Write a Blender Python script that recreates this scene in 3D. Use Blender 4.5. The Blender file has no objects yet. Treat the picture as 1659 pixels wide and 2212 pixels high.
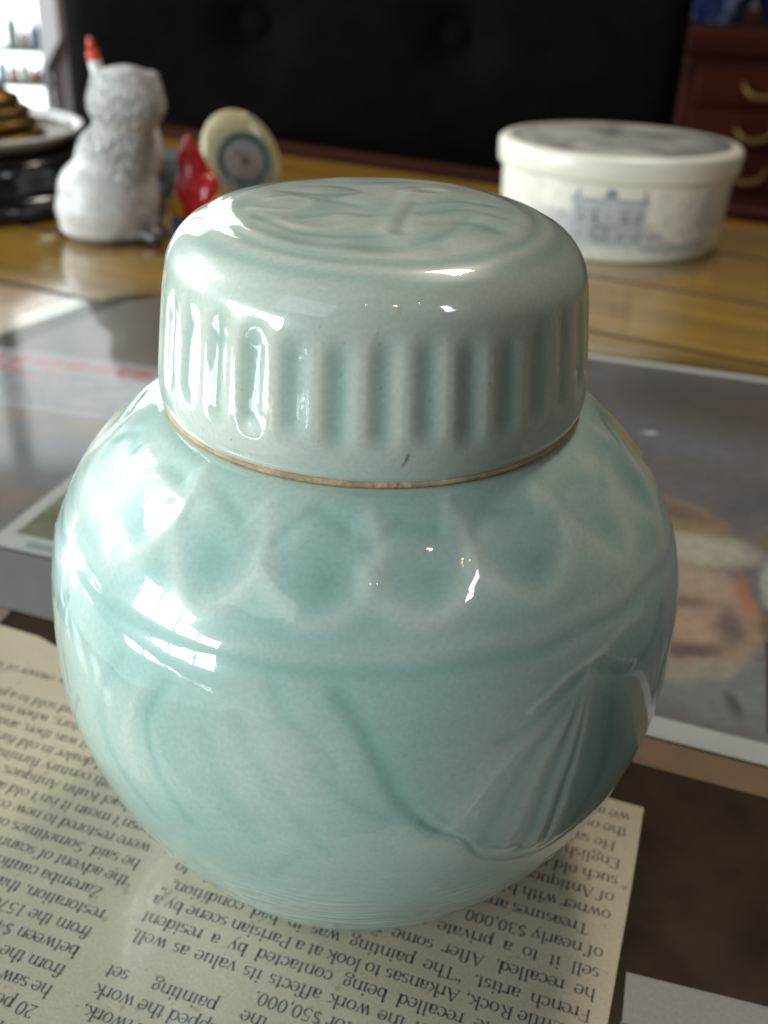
import bpy, bmesh, math, random
import numpy as np
from mathutils import Vector, Matrix

rng = random.Random(7)
S = 0.001                      # the lists below are in millimetres
scene = bpy.context.scene
COL = scene.collection

# ------------------------------------------------------------------ camera
def set_camera():
    C = np.array([0.0, -151.4, 149.8]) * S
    p, y, r = math.radians(29.75), math.radians(0.93), math.radians(2.4)
    fw = np.array([math.sin(y)*math.cos(p), math.cos(y)*math.cos(p), -math.sin(p)])
    rt = np.array([math.cos(y), -math.sin(y), 0.0])
    up = np.cross(rt, fw)
    rt, up = math.cos(r)*rt + math.sin(r)*up, math.cos(r)*up - math.sin(r)*rt
    cd = bpy.data.cameras.new('camera')
    cam = bpy.data.objects.new('camera', cd)
    m = Matrix(((rt[0], up[0], -fw[0], C[0]), (rt[1], up[1], -fw[1], C[1]),
                (rt[2], up[2], -fw[2], C[2]), (0, 0, 0, 1)))
    cam.matrix_world = m
    cd.sensor_fit = 'VERTICAL'; cd.sensor_height = 36.0
    cd.lens = 36.0*2353/2212
    cd.clip_start = 0.005; cd.clip_end = 50
    cd.dof.use_dof = True
    cd.dof.focus_distance = 0.138
    cd.dof.aperture_fstop = cd.lens/1.5
    COL.objects.link(cam); scene.camera = cam
set_camera()

# ------------------------------------------------------------------ world, light, exposure
w = bpy.data.worlds.new('World'); scene.world = w; w.use_nodes = True
bg = w.node_tree.nodes['Background']
bg.inputs['Color'].default_value = (0.95, 0.90, 0.80, 1)
bg.inputs['Strength'].default_value = 0.05
vs = scene.view_settings
vs.view_transform = 'Standard'; vs.look = 'None'; vs.gamma = 1; vs.exposure = 0.0
scene.render.resolution_x, scene.render.resolution_y = 768, 1024

def area(name, loc, target, sx, sy, power, col):
    d = bpy.data.lights.new(name, 'AREA'); d.shape = 'RECTANGLE'
    d.size, d.size_y, d.energy, d.color = sx, sy, power, col
    o = bpy.data.objects.new(name, d); COL.objects.link(o)
    o.location = loc
    o.rotation_euler = (Vector(target)-Vector(loc)).to_track_quat('-Z', 'Y').to_euler()
    return o
def bulb(name, loc, power, col, rad):
    d = bpy.data.lights.new(name, 'POINT'); d.energy, d.color, d.shadow_soft_size = power, col, rad
    o = bpy.data.objects.new(name, d); COL.objects.link(o); o.location = loc
    return o
DAY = (0.87, 0.965, 1.0)
# daylight through the panes of the shop front on the left (x = -1.5 m)
def pane(y, z, sy, sz, k=1.0):
    area('window_light', (-1.5, y, z), (0.0, y, z), sz, sy, 66*k*sy*sz, DAY).rotation_euler = (0, -math.pi/2, 0)
for y0, wd in ((1.06, 0.20), (0.70, 0.22), (0.34, 0.16)):
    for z0, hh in ((0.40, 0.40), (0.92, 0.30)):
        pane(y0, z0, wd, hh, 1.5)
for y0, wd in ((-0.34, 0.20), (-0.60, 0.24), (-0.92, 0.30), (-1.26, 0.30)):
    for z0, hh in ((0.17, 0.14), (0.37, 0.20)):
        pane(y0, z0, wd, hh, 1.7)
# daylight from the shop door behind the camera on the right, small bright opening
area('door_light', (0.95, -1.0, 1.32), (0, 0, 0.06), 0.13, 0.30, 3.0, (0.92, 0.97, 1.0))
# added overhead fill, brightens the upward faces at the back right
area('overhead_fill', (0.55, 1.0, 2.0), (0.25, 0.45, 0.0), 0.34, 0.26, 20.0, (1.0, 0.90, 0.76))
area('front_window_light', (-1.0, -1.1, 1.2), (0, 0, 0.05), 0.9, 0.7, 3.2, (0.85, 0.95, 1.0))
# small warm ceiling lamps
for x, y, z in ((0.33, -1.25, 1.75), (-0.12, -1.3, 1.78), (0.62, -0.95, 1.7)):
    bulb('ceiling_lamp', (x, y, z), 1.2, (1.0, 0.72, 0.40), 0.022)

# ------------------------------------------------------------------ helpers
def new_mat(name):
    m = bpy.data.materials.new(name); m.use_nodes = True
    nt = m.node_tree; b = nt.nodes['Principled BSDF']
    return m, nt, b
def N(nt, t, **kw):
    n = nt.nodes.new(t)
    for k, v in kw.items():
        if k.startswith('i_'):
            n.inputs[k[2:].replace('_', ' ')].default_value = v
        else: setattr(n, k, v)
    return n
def ramp(nt, src, stops):
    r = nt.nodes.new('ShaderNodeValToRGB'); e = r.color_ramp.elements
    while len(e) < len(stops): e.new(0.5)
    for el, (p, c) in zip(e, stops): el.position = p; el.color = (c[0], c[1], c[2], 1)
    nt.links.new(src, r.inputs[0]); return r.outputs[0]
def simple(name, c, rough=0.5, var=0.12, scale=60.0, metal=0.0, bump=0.0, spec=None, bscale=None):
    """plain stuff with a little procedural mottling"""
    m, nt, b = new_mat(name)
    tc = N(nt, 'ShaderNodeTexCoord'); no = N(nt, 'ShaderNodeTexNoise')
    no.inputs['Scale'].default_value = scale; no.inputs['Detail'].default_value = 5
    nt.links.new(tc.outputs['Object'], no.inputs['Vector'])
    lo = [max(0, v*(1-var)) for v in c]; hi = [min(1, v*(1+var)) for v in c]
    nt.links.new(ramp(nt, no.outputs['Fac'], [(0.3, lo), (0.7, hi)]), b.inputs['Base Color'])
    b.inputs['Roughness'].default_value = rough; b.inputs['Metallic'].default_value = metal
    if spec is not None: b.inputs['Specular IOR Level'].default_value = spec
    if bump:
        n2 = N(nt, 'ShaderNodeTexNoise'); n2.inputs['Scale'].default_value = bscale or scale*4; n2.inputs['Detail'].default_value = 4
        nt.links.new(tc.outputs['Object'], n2.inputs['Vector'])
        bp = N(nt, 'ShaderNodeBump'); bp.inputs['Strength'].default_value = bump; bp.inputs['Distance'].default_value = 0.001
        nt.links.new(n2.outputs['Fac'], bp.inputs['Height']); nt.links.new(bp.outputs[0], b.inputs['Normal'])
    return m

def link(name, me, mat, parent=None):
    o = bpy.data.objects.new(name, me); COL.objects.link(o)
    if mat: me.materials.append(mat)
    if parent: o.parent = parent
    return o
def raw(name, V, F, mat, parent=None, smooth=False):
    me = bpy.data.meshes.new(name); me.from_pydata([tuple(v) for v in V], [], F); me.update()
    if smooth: me.polygons.foreach_set('use_smooth', [True]*len(me.polygons))
    return link(name, me, mat, parent)
def from_bm(name, bm, mat, parent=None, smooth=False):
    me = bpy.data.meshes.new(name); bm.to_mesh(me); bm.free()
    if smooth: me.polygons.foreach_set('use_smooth', [True]*len(me.polygons))
    return link(name, me, mat, parent)
def thing(name, label, cat, loc=(0, 0, 0), rz=0, group=None):
    o = bpy.data.objects.new(name, None); COL.objects.link(o)
    o.empty_display_size = 0.01
    o.location = [v*S for v in loc]; o.rotation_euler = (0, 0, math.radians(rz))
    return tag(o, label, cat, group)
def tag(o, label, cat, group=None):
    o['label'] = label; o['category'] = cat
    if group: o['group'] = group
    return o
def structure(o):
    o['kind'] = 'structure'; return o
def box_bm(x0, x1, y0, y1, z0, z1, bev=0.0, seg=2):
    bm = bmesh.new(); bmesh.ops.create_cube(bm, size=1)
    for v in bm.verts:
        v.co = Vector(((x0+x1)/2+v.co.x*(x1-x0), (y0+y1)/2+v.co.y*(y1-y0), (z0+z1)/2+v.co.z*(z1-z0)))*S
    if bev: bmesh.ops.bevel(bm, geom=bm.edges[:], offset=bev*S, segments=seg, affect='EDGES', profile=0.5)
    return bm
def box(name, dims, mat, parent=None, bev=0.0, smooth=False):
    return from_bm(name, box_bm(*dims, bev=bev), mat, parent, smooth)
def lathe(name, prof, mat, parent=None, seg=64, sx=1, sy=1, cx=0, cy=0, smooth=True):
    """closed surface of revolution from (r, z) pairs; r = 0 ends are poles"""
    V, F = [], []; rows = []
    for r, z in prof:
        if r < 1e-6: rows.append([len(V)]); V.append((cx*S, cy*S, z*S))
        else:
            rows.append(list(range(len(V), len(V)+seg)))
            for k in range(seg):
                a = 2*math.pi*k/seg
                V.append(((cx+r*sx*math.cos(a))*S, (cy+r*sy*math.sin(a))*S, z*S))
    for A, B in zip(rows, rows[1:]):
        for k in range(seg):
            k2 = (k+1) % seg
            if len(A) == 1: F.append((A[0], B[k2], B[k]))
            elif len(B) == 1: F.append((A[k], A[k2], B[0]))
            else: F.append((A[k], A[k2], B[k2], B[k]))
    o = raw(name, V, F, mat, parent, smooth)
    bm = bmesh.new(); bm.from_mesh(o.data); bmesh.ops.recalc_face_normals(bm, faces=bm.faces); bm.to_mesh(o.data); bm.free()
    return o
def catmull(pts, n):
    P = np.array(pts, float); P = np.vstack([2*P[0]-P[1], P, 2*P[-1]-P[-2]]); out = []
    for i in range(1, len(P)-2):
        for t in np.linspace(0, 1, n, endpoint=False):
            p0, p1, p2, p3 = P[i-1:i+3]
            out.append(0.5*((2*p1)+(-p0+p2)*t+(2*p0-5*p1+4*p2-p3)*t*t+(-p0+3*p1-3*p2+p3)*t**3))
    out.append(P[-2]); return np.array(out)

# ------------------------------------------------------------------ floor
floor_mat = simple('floor_mat', (0.05, 0.035, 0.025), 0.6, 0.3, 6)
structure(raw('floor', [(-2.2, -2, -.74), (2.2, -2, -.74), (2.2, 3.2, -.74), (-2.2, 3.2, -.74)], [(0, 1, 2, 3)], floor_mat))

# ------------------------------------------------------------------ desk of glossy boards
def wood(name, c0, c1, rough, scale, coat=0.0):
    m, nt, b = new_mat(name)
    tc = N(nt, 'ShaderNodeTexCoord'); oi = N(nt, 'ShaderNodeObjectInfo')
    mp = N(nt, 'ShaderNodeMapping'); mp.inputs['Scale'].default_value = (0.06*scale, 1.0*scale, 1.0*scale)
    ad = N(nt, 'ShaderNodeVectorMath', operation='ADD')
    sc = N(nt, 'ShaderNodeVectorMath', operation='SCALE'); sc.inputs['Scale'].default_value = 3.0
    cb = N(nt, 'ShaderNodeCombineXYZ')
    nt.links.new(oi.outputs['Random'], cb.inputs[0]); nt.links.new(oi.outputs['Random'], cb.inputs[1])
    nt.links.new(cb.outputs[0], sc.inputs[0])
    nt.links.new(tc.outputs['Object'], ad.inputs[0]); nt.links.new(sc.outputs[0], ad.inputs[1])
    nt.links.new(ad.outputs[0], mp.inputs['Vector'])
    no = N(nt, 'ShaderNodeTexNoise'); no.inputs['Scale'].default_value = 1; no.inputs['Detail'].default_value = 8; no.inputs['Distortion'].default_value = 0.6
    nt.links.new(mp.outputs[0], no.inputs['Vector'])
    nt.links.new(ramp(nt, no.outputs['Fac'], [(0.3, c0), (0.5, [(p+q)/2 for p, q in zip(c0, c1)]), (0.72, c1)]), b.inputs['Base Color'])
    b.inputs['Roughness'].default_value = rough
    b.inputs['Coat Weight'].default_value = coat; b.inputs['Coat Roughness'].default_value = 0.11
    bp = N(nt, 'ShaderNodeBump'); bp.inputs['Strength'].default_value = 0.05; bp.inputs['Distance'].default_value = 0.0006
    nt.links.new(no.outputs['Fac'], bp.inputs['Height']); nt.links.new(bp.outputs[0], b.inputs['Normal'])
    return m
oak = wood('golden_oak', (0.17, 0.090, 0.010), (0.33, 0.180, 0.022), 0.26, 110, 1.0)
ZB = -1.6                                           # top of the boards; z = 0 is the top of the glass
desk = thing('desk', 'glossy golden brown wooden desk made of boards', 'desk', (0, 0, -740))
e = (math.cos(math.radians(-25)), math.sin(math.radians(-25)))
seams = [277+72*k for k in range(-9, 4)]
for a, b_ in zip(seams, seams[1:]):
    o = from_bm('board', box_bm(-440, 460, -35.7, 35.7, -22, 0, 0.3), oak, desk)
    n = (a+b_)/2
    o.location = (-e[1]*n*S, e[0]*n*S, (740+ZB)*S); o.rotation_euler = (0, 0, math.radians(-25))
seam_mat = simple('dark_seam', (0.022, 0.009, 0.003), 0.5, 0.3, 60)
for n in seams[1:-1]:  # dark strips stand in for the shadow in the gaps between boards
    o = from_bm('seam_shade_strip', box_bm(-440, 460, -1.7, 1.7, -1.0, 0.06, 0.02, 1), seam_mat, desk)
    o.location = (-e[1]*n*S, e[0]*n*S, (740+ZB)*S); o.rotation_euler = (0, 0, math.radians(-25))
dark_edge = wood('mahogany_edge', (0.014, 0.004, 0.002), (0.045, 0.010, 0.004), 0.8, 120, 0.0)
dark_edge.node_tree.nodes['Principled BSDF'].inputs['Specular IOR Level'].default_value = 0.08
o = from_bm('back_moulding', box_bm(-440, 460, -9, 9, -30, 5, 3), dark_edge, desk)
n = seams[-1]+9.6; o.location = (-e[1]*n*S, e[0]*n*S, (740+ZB)*S); o.rotation_euler = (0, 0, math.radians(-25))
for sx in (-410, 430):
    for sn in (-330, 460):
        bm = box_bm(-22, 22, -22, 22, 0, 740+ZB-22.3, 3)
        o = from_bm('leg', bm, dark_edge, desk)
        o.location = ((e[0]*sx-e[1]*sn)*S, (e[1]*sx+e[0]*sn)*S, 0); o.rotation_euler = (0, 0, math.radians(-25))

# ------------------------------------------------------------------ papers under the glass
def sheet(name, pts, z, mat, parent=None, thick=0.08):
    """flat sheet with real thickness, outline in mm on the desk"""
    bm = bmesh.new()
    top = [bm.verts.new((x*S, y*S, z*S)) for x, y in pts]
    f = bm.faces.new(top)
    if f.normal.z < 0: f.normal_flip()
    bm.normal_update()
    if f.normal.z < 0: bmesh.ops.reverse_faces(bm, faces=[f])
    r = bmesh.ops.extrude_face_region(bm, geom=[f])
    for v in [g for g in r['geom'] if isinstance(g, bmesh.types.BMVert)]: v.co.z -= thick*S
    bmesh.ops.recalc_face_normals(bm, faces=bm.faces)
    return from_bm(name, bm, mat, parent)
def flat(name, polys, z, mat, parent=None):
    """printed areas: flat faces on a sheet"""
    V, F = [], []
    for p in polys:
        a = sum(p[i][0]*p[(i+1) % len(p)][1]-p[(i+1) % len(p)][0]*p[i][1] for i in range(len(p)))
        if a < 0: p = p[::-1]
        F.append(tuple(range(len(V), len(V)+len(p)))); V += [(x*S, y*S, z*S) for x, y in p]
    return raw(name, V, F, mat, parent)
def blob(cx, cy, rx, ry, ang=0, n=22, wob=0.08):
    A = math.radians(ang); ph = rng.random()*6; out = []
    for k in range(n):
        t = 2*math.pi*k/n; q = 1+wob*math.sin(3*t+ph)+wob*0.6*math.sin(5*t+2*ph)
        x, y = rx*q*math.cos(t), ry*q*math.sin(t)
        out.append((cx+x*math.cos(A)-y*math.sin(A), cy+x*math.sin(A)+y*math.cos(A)))
    return out
def rect(cx, cy, ang, x0, x1, y0, y1):
    A = math.radians(ang); c, s_ = math.cos(A), math.sin(A)
    return [(cx+x*c-y*s_, cy+x*s_+y*c) for x, y in ((x0, y0), (x1, y0), (x1, y1), (x0, y1))]

def rounded(pts, r, n=10):
    """polygon (counter-clockwise) with its corners rounded"""
    out = []
    for i, p in enumerate(pts):
        p = Vector(p); a = (Vector(pts[i-1])-p).normalized(); b = (Vector(pts[(i+1) % len(pts)])-p).normalized()
        h = a.angle(b)/2; d = r/math.tan(h); c = p+(a+b).normalized()*(r/math.sin(h))
        A, B = p+a*d-c, p+b*d-c
        for k in range(n+1):
            t = k/n; q = (A*(1-t)+B*t).normalized()*r+c; out.append((q.x, q.y))
    return out
GLASS = [(340, -300), (340, 176), (-108, 303), (-330, -39), (-330, -300)]
SHADE_SHEET = [(333, -293), (333, 171), (-104.5, 295), (-323, -41), (-323, -293)]
shade_sheet_mat = simple('shaded_wood_brown', (0.034, 0.017, 0.006), 0.7, 0.4, 90, bump=0.08, bscale=900, spec=0.12)  # added sheet: the dark of the shaded wood is put into its colour
shade_sheet = sheet('wood_shade_sheet', rounded(SHADE_SHEET, 28), ZB+0.14, shade_sheet_mat, thick=0.16)
tag(shade_sheet, 'added dark brown sheet for shaded wood under the glass, with newspaper cuttings on it', 'desk pad')

news_grey = simple('newsprint_grey', (0.29, 0.28, 0.30), 0.7, 0.12, 160)
news_tan = simple('newsprint_tan', (0.50, 0.42, 0.31), 0.75, 0.07, 220, bump=0.05)
def speck_paper(name, base, spot, sc=260):
    m, nt, b = new_mat(name)
    tc = N(nt, 'ShaderNodeTexCoord')
    n1 = N(nt, 'ShaderNodeTexNoise'); n1.inputs['Scale'].default_value = 28; n1.inputs['Detail'].default_value = 6
    n2 = N(nt, 'ShaderNodeTexNoise'); n2.inputs['Scale'].default_value = sc*1.6; n2.inputs['Detail'].default_value = 2
    n3 = N(nt, 'ShaderNodeTexNoise'); n3.inputs['Scale'].default_value = sc*8; n3.inputs['Detail'].default_value = 2
    for n_ in (n1, n2, n3): nt.links.new(tc.outputs['Object'], n_.inputs['Vector'])
    c1 = ramp(nt, n1.outputs['Fac'], [(0.3, [v*0.88 for v in base]), (0.7, [min(1, v*1.06) for v in base])])
    f2 = ramp(nt, n2.outputs['Fac'], [(0.66, (0, 0, 0)), (0.76, (0.5, 0.5, 0.5))])
    mx = N(nt, 'ShaderNodeMixRGB'); nt.links.new(f2, mx.inputs[0]); nt.links.new(c1, mx.inputs[1]); mx.inputs[2].default_value = (*spot, 1)
    m2 = N(nt, 'ShaderNodeMixRGB', blend_type='MULTIPLY'); m2.inputs[0].default_value = 1
    g = ramp(nt, n3.outputs['Fac'], [(0.3, (0.86, 0.86, 0.86)), (0.7, (1, 1, 1))])
    nt.links.new(mx.outputs[0], m2.inputs[1]); nt.links.new(g, m2.inputs[2])
    nt.links.new(m2.outputs[0], b.inputs['Base Color'])
    b.inputs['Roughness'].default_value = 0.8; b.inputs['Specular IOR Level'].default_value = 0.2
    return m
clip_paper = speck_paper('newspaper_cutting_paper', (0.65, 0.54, 0.42), (0.30, 0.20, 0.14))
ink = simple('newspaper_ink', (0.115, 0.108, 0.115), 0.8, 0.3, 900, spec=0.1)
Z0 = ZB+0.16

# grey newspaper page with a red headline (left, behind the jar)
page = thing('newspaper_page', 'grey newspaper page with a red headline left behind the jar', 'newspaper', (0, 0, 0))
sheet('sheet', rect(-121, 174, -13, -120, 108, 0, 46), Z0+0.30, news_grey, page)
red_print = simple('red_print', (0.42, 0.15, 0.16), 0.7, 0.2, 300)
brown_sheet = sheet('brown_paper', [(-60, 200), (-134, 222), (-128, 236), (-103, 279), (-90, 288), (40, 252), (40, 180)], Z0+0.18, simple('taupe_paper', (0.15, 0.12, 0.10), 0.6, 0.12, 40))
tag(brown_sheet, 'plain taupe paper under the glass corner beyond the red headline', 'paper')
bars = []
x = -60
while x < 96:
    wd = rng.uniform(4, 9); bars.append(rect(-121, 174, -13, x, x+wd, 34+rng.uniform(-.4, .4), 42)); x += wd+rng.uniform(1.2, 2.6)
flat('headline', bars, Z0+0.335, red_print, page)
bars = []
for row in range(7):
    x = -60
    while x < 96:
        wd = rng.uniform(3, 8)
        if rng.random() < .85: bars.append(rect(-121, 174, -13, x, x+wd, 27-row*3.7, 28.5-row*3.7))
        x += wd+1.2
grey_print = simple('grey_print', (0.17, 0.17, 0.20), 0.8, 0.2, 300)
flat('text_rows', bars, Z0+0.335, grey_print, page)
flat('red_subheading', [rect(-121, 174, -13, 0, 7, 27.5, 31), rect(-121, 174, -13, -6, -1, 23, 26), rect(-121, 174, -13, -20, -9, 27.5, 31)], Z0+0.35, red_print, page)

# colour magazine page in browns and blues
def colour_print(name, stops, scale, rough=0.45):
    m, nt, b = new_mat(name)
    tc = N(nt, 'ShaderNodeTexCoord'); no = N(nt, 'ShaderNodeTexNoise'); no.inputs['Scale'].default_value = scale; no.inputs['Detail'].default_value = 4; no.inputs['Distortion'].default_value = 0.8
    nt.links.new(tc.outputs['Object'], no.inputs['Vector'])
    nt.links.new(ramp(nt, no.outputs['Fac'], stops), b.inputs['Base Color'])
    b.inputs['Roughness'].default_value = rough
    return m
mag = colour_print('brown_blue_print', [(0.32, (0.075, 0.082, 0.105)), (0.46, (0.13, 0.13, 0.145)), (0.56, (0.21, 0.145, 0.11)), (0.70, (0.26, 0.19, 0.14))], 17)
o = sheet('magazine_page', rect(-121, 174, -13, -120, 62, -112, 2), Z0+0.12, mag)
tag(o, 'magazine page with brown and blue picture, left of the jar', 'magazine page')

# white-edged colour card beside the jar
card = thing('picture_card', 'card with white border and olive green picture beside the jar', 'card')
white_card = simple('white_card', (0.46, 0.44, 0.43), 0.6, 0.06, 100)
sheet('sheet', rect(-97.5, 93, -18, 0, 62, -4, 74), Z0+0.52, white_card, card)
olive = colour_print('olive_print', [(0.3, (0.09, 0.10, 0.055)), (0.5, (0.16, 0.15, 0.09)), (0.7, (0.20, 0.22, 0.20))], 40)
flat('picture', [rect(-97.5, 93, -18, 4, 58, 3, 40)], Z0+0.56, olive, card)
bluegrey = simple('blue_grey_print', (0.24, 0.28, 0.29), 0.6, 0.15, 60)
flat('picture_sky', [rect(-97.5, 93, -18, 4, 58, 40, 70)], Z0+0.56, bluegrey, card)
flat('caption_band', [rect(-97.5, 93, -18, 10, 60, -2.2, 0.6)], Z0+0.56, bluegrey, card)
grey_card = simple('grey_card', (0.17, 0.16, 0.155), 0.6, 0.12, 70)
o = sheet('grey_paper', rect(-97.5, 93, -20, -80, 60, -26, -4.6), Z0+0.36, grey_card)
tag(o, 'plain grey paper between the picture card and the newspaper cutting', 'paper')

# dark purple page with a blurred portrait on the right
def soft_print(name, stops, scale, blobs, rough=0.5, warp=2.2):
    """printed picture: noise ground with soft-edged patches (cx, cy, rx, ry, angle, colour, softness) in mm"""
    m, nt, b = new_mat(name)
    tc = N(nt, 'ShaderNodeTexCoord'); no = N(nt, 'ShaderNodeTexNoise'); no.inputs['Scale'].default_value = scale; no.inputs['Detail'].default_value = 4; no.inputs['Distortion'].default_value = 0.8
    nt.links.new(tc.outputs['Object'], no.inputs['Vector'])
    col = ramp(nt, no.outputs['Fac'], stops)
    n2 = N(nt, 'ShaderNodeTexNoise'); n2.inputs['Scale'].default_value = 130; n2.inputs['Detail'].default_value = 3
    nt.links.new(tc.outputs['Object'], n2.inputs['Vector'])
    sb = N(nt, 'ShaderNodeVectorMath', operation='SUBTRACT'); nt.links.new(n2.outputs['Color'], sb.inputs[0]); sb.inputs[1].default_value = (.5, .5, .5)
    sc = N(nt, 'ShaderNodeVectorMath', operation='SCALE'); nt.links.new(sb.outputs[0], sc.inputs[0]); sc.inputs['Scale'].default_value = warp*4*S
    wp_ = N(nt, 'ShaderNodeVectorMath', operation='ADD'); nt.links.new(tc.outputs['Object'], wp_.inputs[0]); nt.links.new(sc.outputs[0], wp_.inputs[1])
    for cx, cy, rx, ry, an, c_, so in blobs:
        mp = N(nt, 'ShaderNodeMapping', vector_type='TEXTURE'); mp.inputs['Location'].default_value = (cx*S, cy*S, 0); mp.inputs['Rotation'].default_value = (0, 0, math.radians(an)); mp.inputs['Scale'].default_value = (rx*S, ry*S, 1e3)
        nt.links.new(wp_.outputs[0], mp.inputs['Vector'])
        ln_ = N(nt, 'ShaderNodeVectorMath', operation='LENGTH'); nt.links.new(mp.outputs[0], ln_.inputs[0])
        mr_ = N(nt, 'ShaderNodeMapRange', interpolation_type='SMOOTHSTEP'); mr_.inputs['From Min'].default_value = 1+so; mr_.inputs['From Max'].default_value = 1-so
        nt.links.new(ln_.outputs['Value'], mr_.inputs['Value'])
        mx_ = N(nt, 'ShaderNodeMixRGB'); nt.links.new(mr_.outputs[0], mx_.inputs[0]); nt.links.new(col, mx_.inputs[1]); mx_.inputs[2].default_value = (*c_, 1); col = mx_.outputs[0]
    gr = N(nt, 'ShaderNodeTexNoise'); gr.inputs['Scale'].default_value = 400; gr.inputs['Detail'].default_value = 3; nt.links.new(tc.outputs['Object'], gr.inputs['Vector'])
    m1 = N(nt, 'ShaderNodeMixRGB', blend_type='MULTIPLY'); m1.inputs[0].default_value = 1
    nt.links.new(col, m1.inputs[1]); nt.links.new(ramp(nt, gr.outputs['Fac'], [(0.3, (.8, .8, .8)), (0.7, (1.08, 1.08, 1.08))]), m1.inputs[2])
    nt.links.new(m1.outputs[0], b.inputs['Base Color']); b.inputs['Roughness'].default_value = rough
    return m
por = thing('portrait_page', 'dark purple magazine page with a portrait of a pale head, right of the jar', 'magazine page')
sheet('sheet', [(30, 33.6), (230, -39.2), (330, 168), (20, 257), ], Z0+0.30, white_card, por)
portrait = soft_print('portrait_print', [(0.3, (0.075, 0.062, 0.070)), (0.55, (0.13, 0.104, 0.108)), (0.75, (0.14, 0.125, 0.165))], 18, [
    (84, 40, 28, 15, -15, (0.16, 0.165, 0.165), 0.42), (83, 113, 19, 14, -35, (0.24, 0.155, 0.10), 0.20), (88, 118, 8, 4, -30, (0.15, 0.085, 0.055), 0.85),
    (88, 98, 17, 8.5, -8, (0.40, 0.34, 0.27), 0.37), (78, 68, 18.5, 24.5, -14, (0.36, 0.225, 0.16), 0.15), (84, 82, 9, 5, 0, (0.37, 0.27, 0.21), 0.95), (95, 76, 1.8, 8, -8, (0.36, 0.12, 0.06), 0.95),
    (87.5, 62.5, 3.6, 8, -14, (0.15, 0.095, 0.075), 0.68), (79, 73, 6, 2.6, -6, (0.20, 0.12, 0.09), 0.85), (76, 52.6, 7, 3, 4, (0.13, 0.065, 0.055), 0.68), (80, 62, 4, 5, 0, (0.42, 0.26, 0.18), 0.95),
    (77, 45.5, 10, 3.2, 16, (0.30, 0.25, 0.18), 0.59), (80.3, 33.5, 1.6, 4, 0, (0.06, 0.05, 0.06), 0.85), (103.5, 80, 3.2, 11, -14, (0.36, 0.35, 0.31), 0.42), (100, 63, 5, 6, -10, (0.13, 0.065, 0.035), 0.51),
    (91, 170.5, 2.4, 1.3, 0, (0.55, 0.52, 0.5), 0.68), (112, 102, 7, 5, -10, (0.16, 0.13, 0.06), 0.68), (130, 190, 40, 20, -15, (0.075, 0.055, 0.045), 0.95)], 0.5, 1.2)
flat('portrait_print', [[(28, 41.5), (233, -32.6), (328, 164), (22, 252)]], Z0+0.35, portrait, por)
flat('border_print', [[(94.6, 57), (102, 57), (92, 20.5), (85, 24.4)]], Z0+0.40, simple('dark_red_border_print', (0.035, 0.014, 0.016), 0.5, 0.2, 100), por)
tan_card = simple('tan_card', (0.17, 0.085, 0.035), 0.55, 0.25, 90)
o = sheet('tan_card', rect(63, 25.5, -20, -30, 160, -13, -4.3), Z0+0.20, tan_card)
tag(o, 'narrow strip of brown card below the portrait page', 'card')

# white paper corner with a blue stripe (front right)
wp = thing('white_paper', 'plain white paper with a blue stripe at the front right corner', 'paper')
white_speck = speck_paper('white_speck_paper', (0.40, 0.36, 0.34), (0.24, 0.20, 0.26), 200)
sheet('sheet', rect(44.3, -34.9, -15, 0, 90, -60, 0), Z0+0.30, white_speck, wp)
flat('blue_stripe', [[(41.6, -43.9), (52, -46.9), (60, -52), (40, -52)]], Z0+0.35, simple('blue_print', (0.09, 0.13, 0.27), 0.6, 0.1, 90), wp)

# ------------------------------------------------------------------ newspaper cutting with serif text
U = np.array([-0.948, 0.318]); U /= np.linalg.norm(U); Vd = np.array([-U[1]*-1, -U[0]]); Vd = np.array([0.318, 0.948])/np.linalg.norm([0.318, 0.948])
def st(s, t): p = U*s+Vd*t; return (float(p[0]), float(p[1]))
cut = thing('newspaper_cutting', 'yellowed newspaper cutting with upside-down text under the jar', 'newspaper')
outline = [(-51.6, -80), (-51.7, -40), (-51.5, 0), (-51.2, 18.9), (-30, 19.4), (0, 20), (30, 21), (55, 20.6), (70, 20.2), (78, 21), (86, 23.5), (95, 24), (120, 25), (120, -80)]
sheet('sheet', [st(*p) for p in outline], Z0+0.58, clip_paper, cut, 0.10)

TK, TN = 0.185, 0.055          # thick and thin of the pen, x-height = 1
def arc(cx, cy, rx, ry, a0, a1, n=12):
    return ('P', [(cx+rx*math.cos(math.radians(a0+(a1-a0)*k/n)), cy+ry*math.sin(math.radians(a0+(a1-a0)*k/n))) for k in range(n+1)])
def stem(x, y0, y1, top='f', bot='s'):
    out = [('Q', x-TK/2, x+TK/2, y0, y1)]
    if bot == 's': out.append(('Q', x-0.2, x+0.2, y0, y0+0.06))
    if top == 'f': out.append(('P', [(x-0.24, y1-0.12), (x, y1-0.02)]))
    if top == 's': out.append(('Q', x-0.2, x+0.2, y1-0.06, y1))
    return out
def ln(*p): return ('P', list(zip(p[::2], p[1::2])))
def dot(x, y, r=0.12): return ('D', x, y, r)
bowl = lambda cx, rx=.36, cy=.5, ry=.5: arc(cx, cy, rx-.05, ry-.02, 0, 360, 18)
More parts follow.
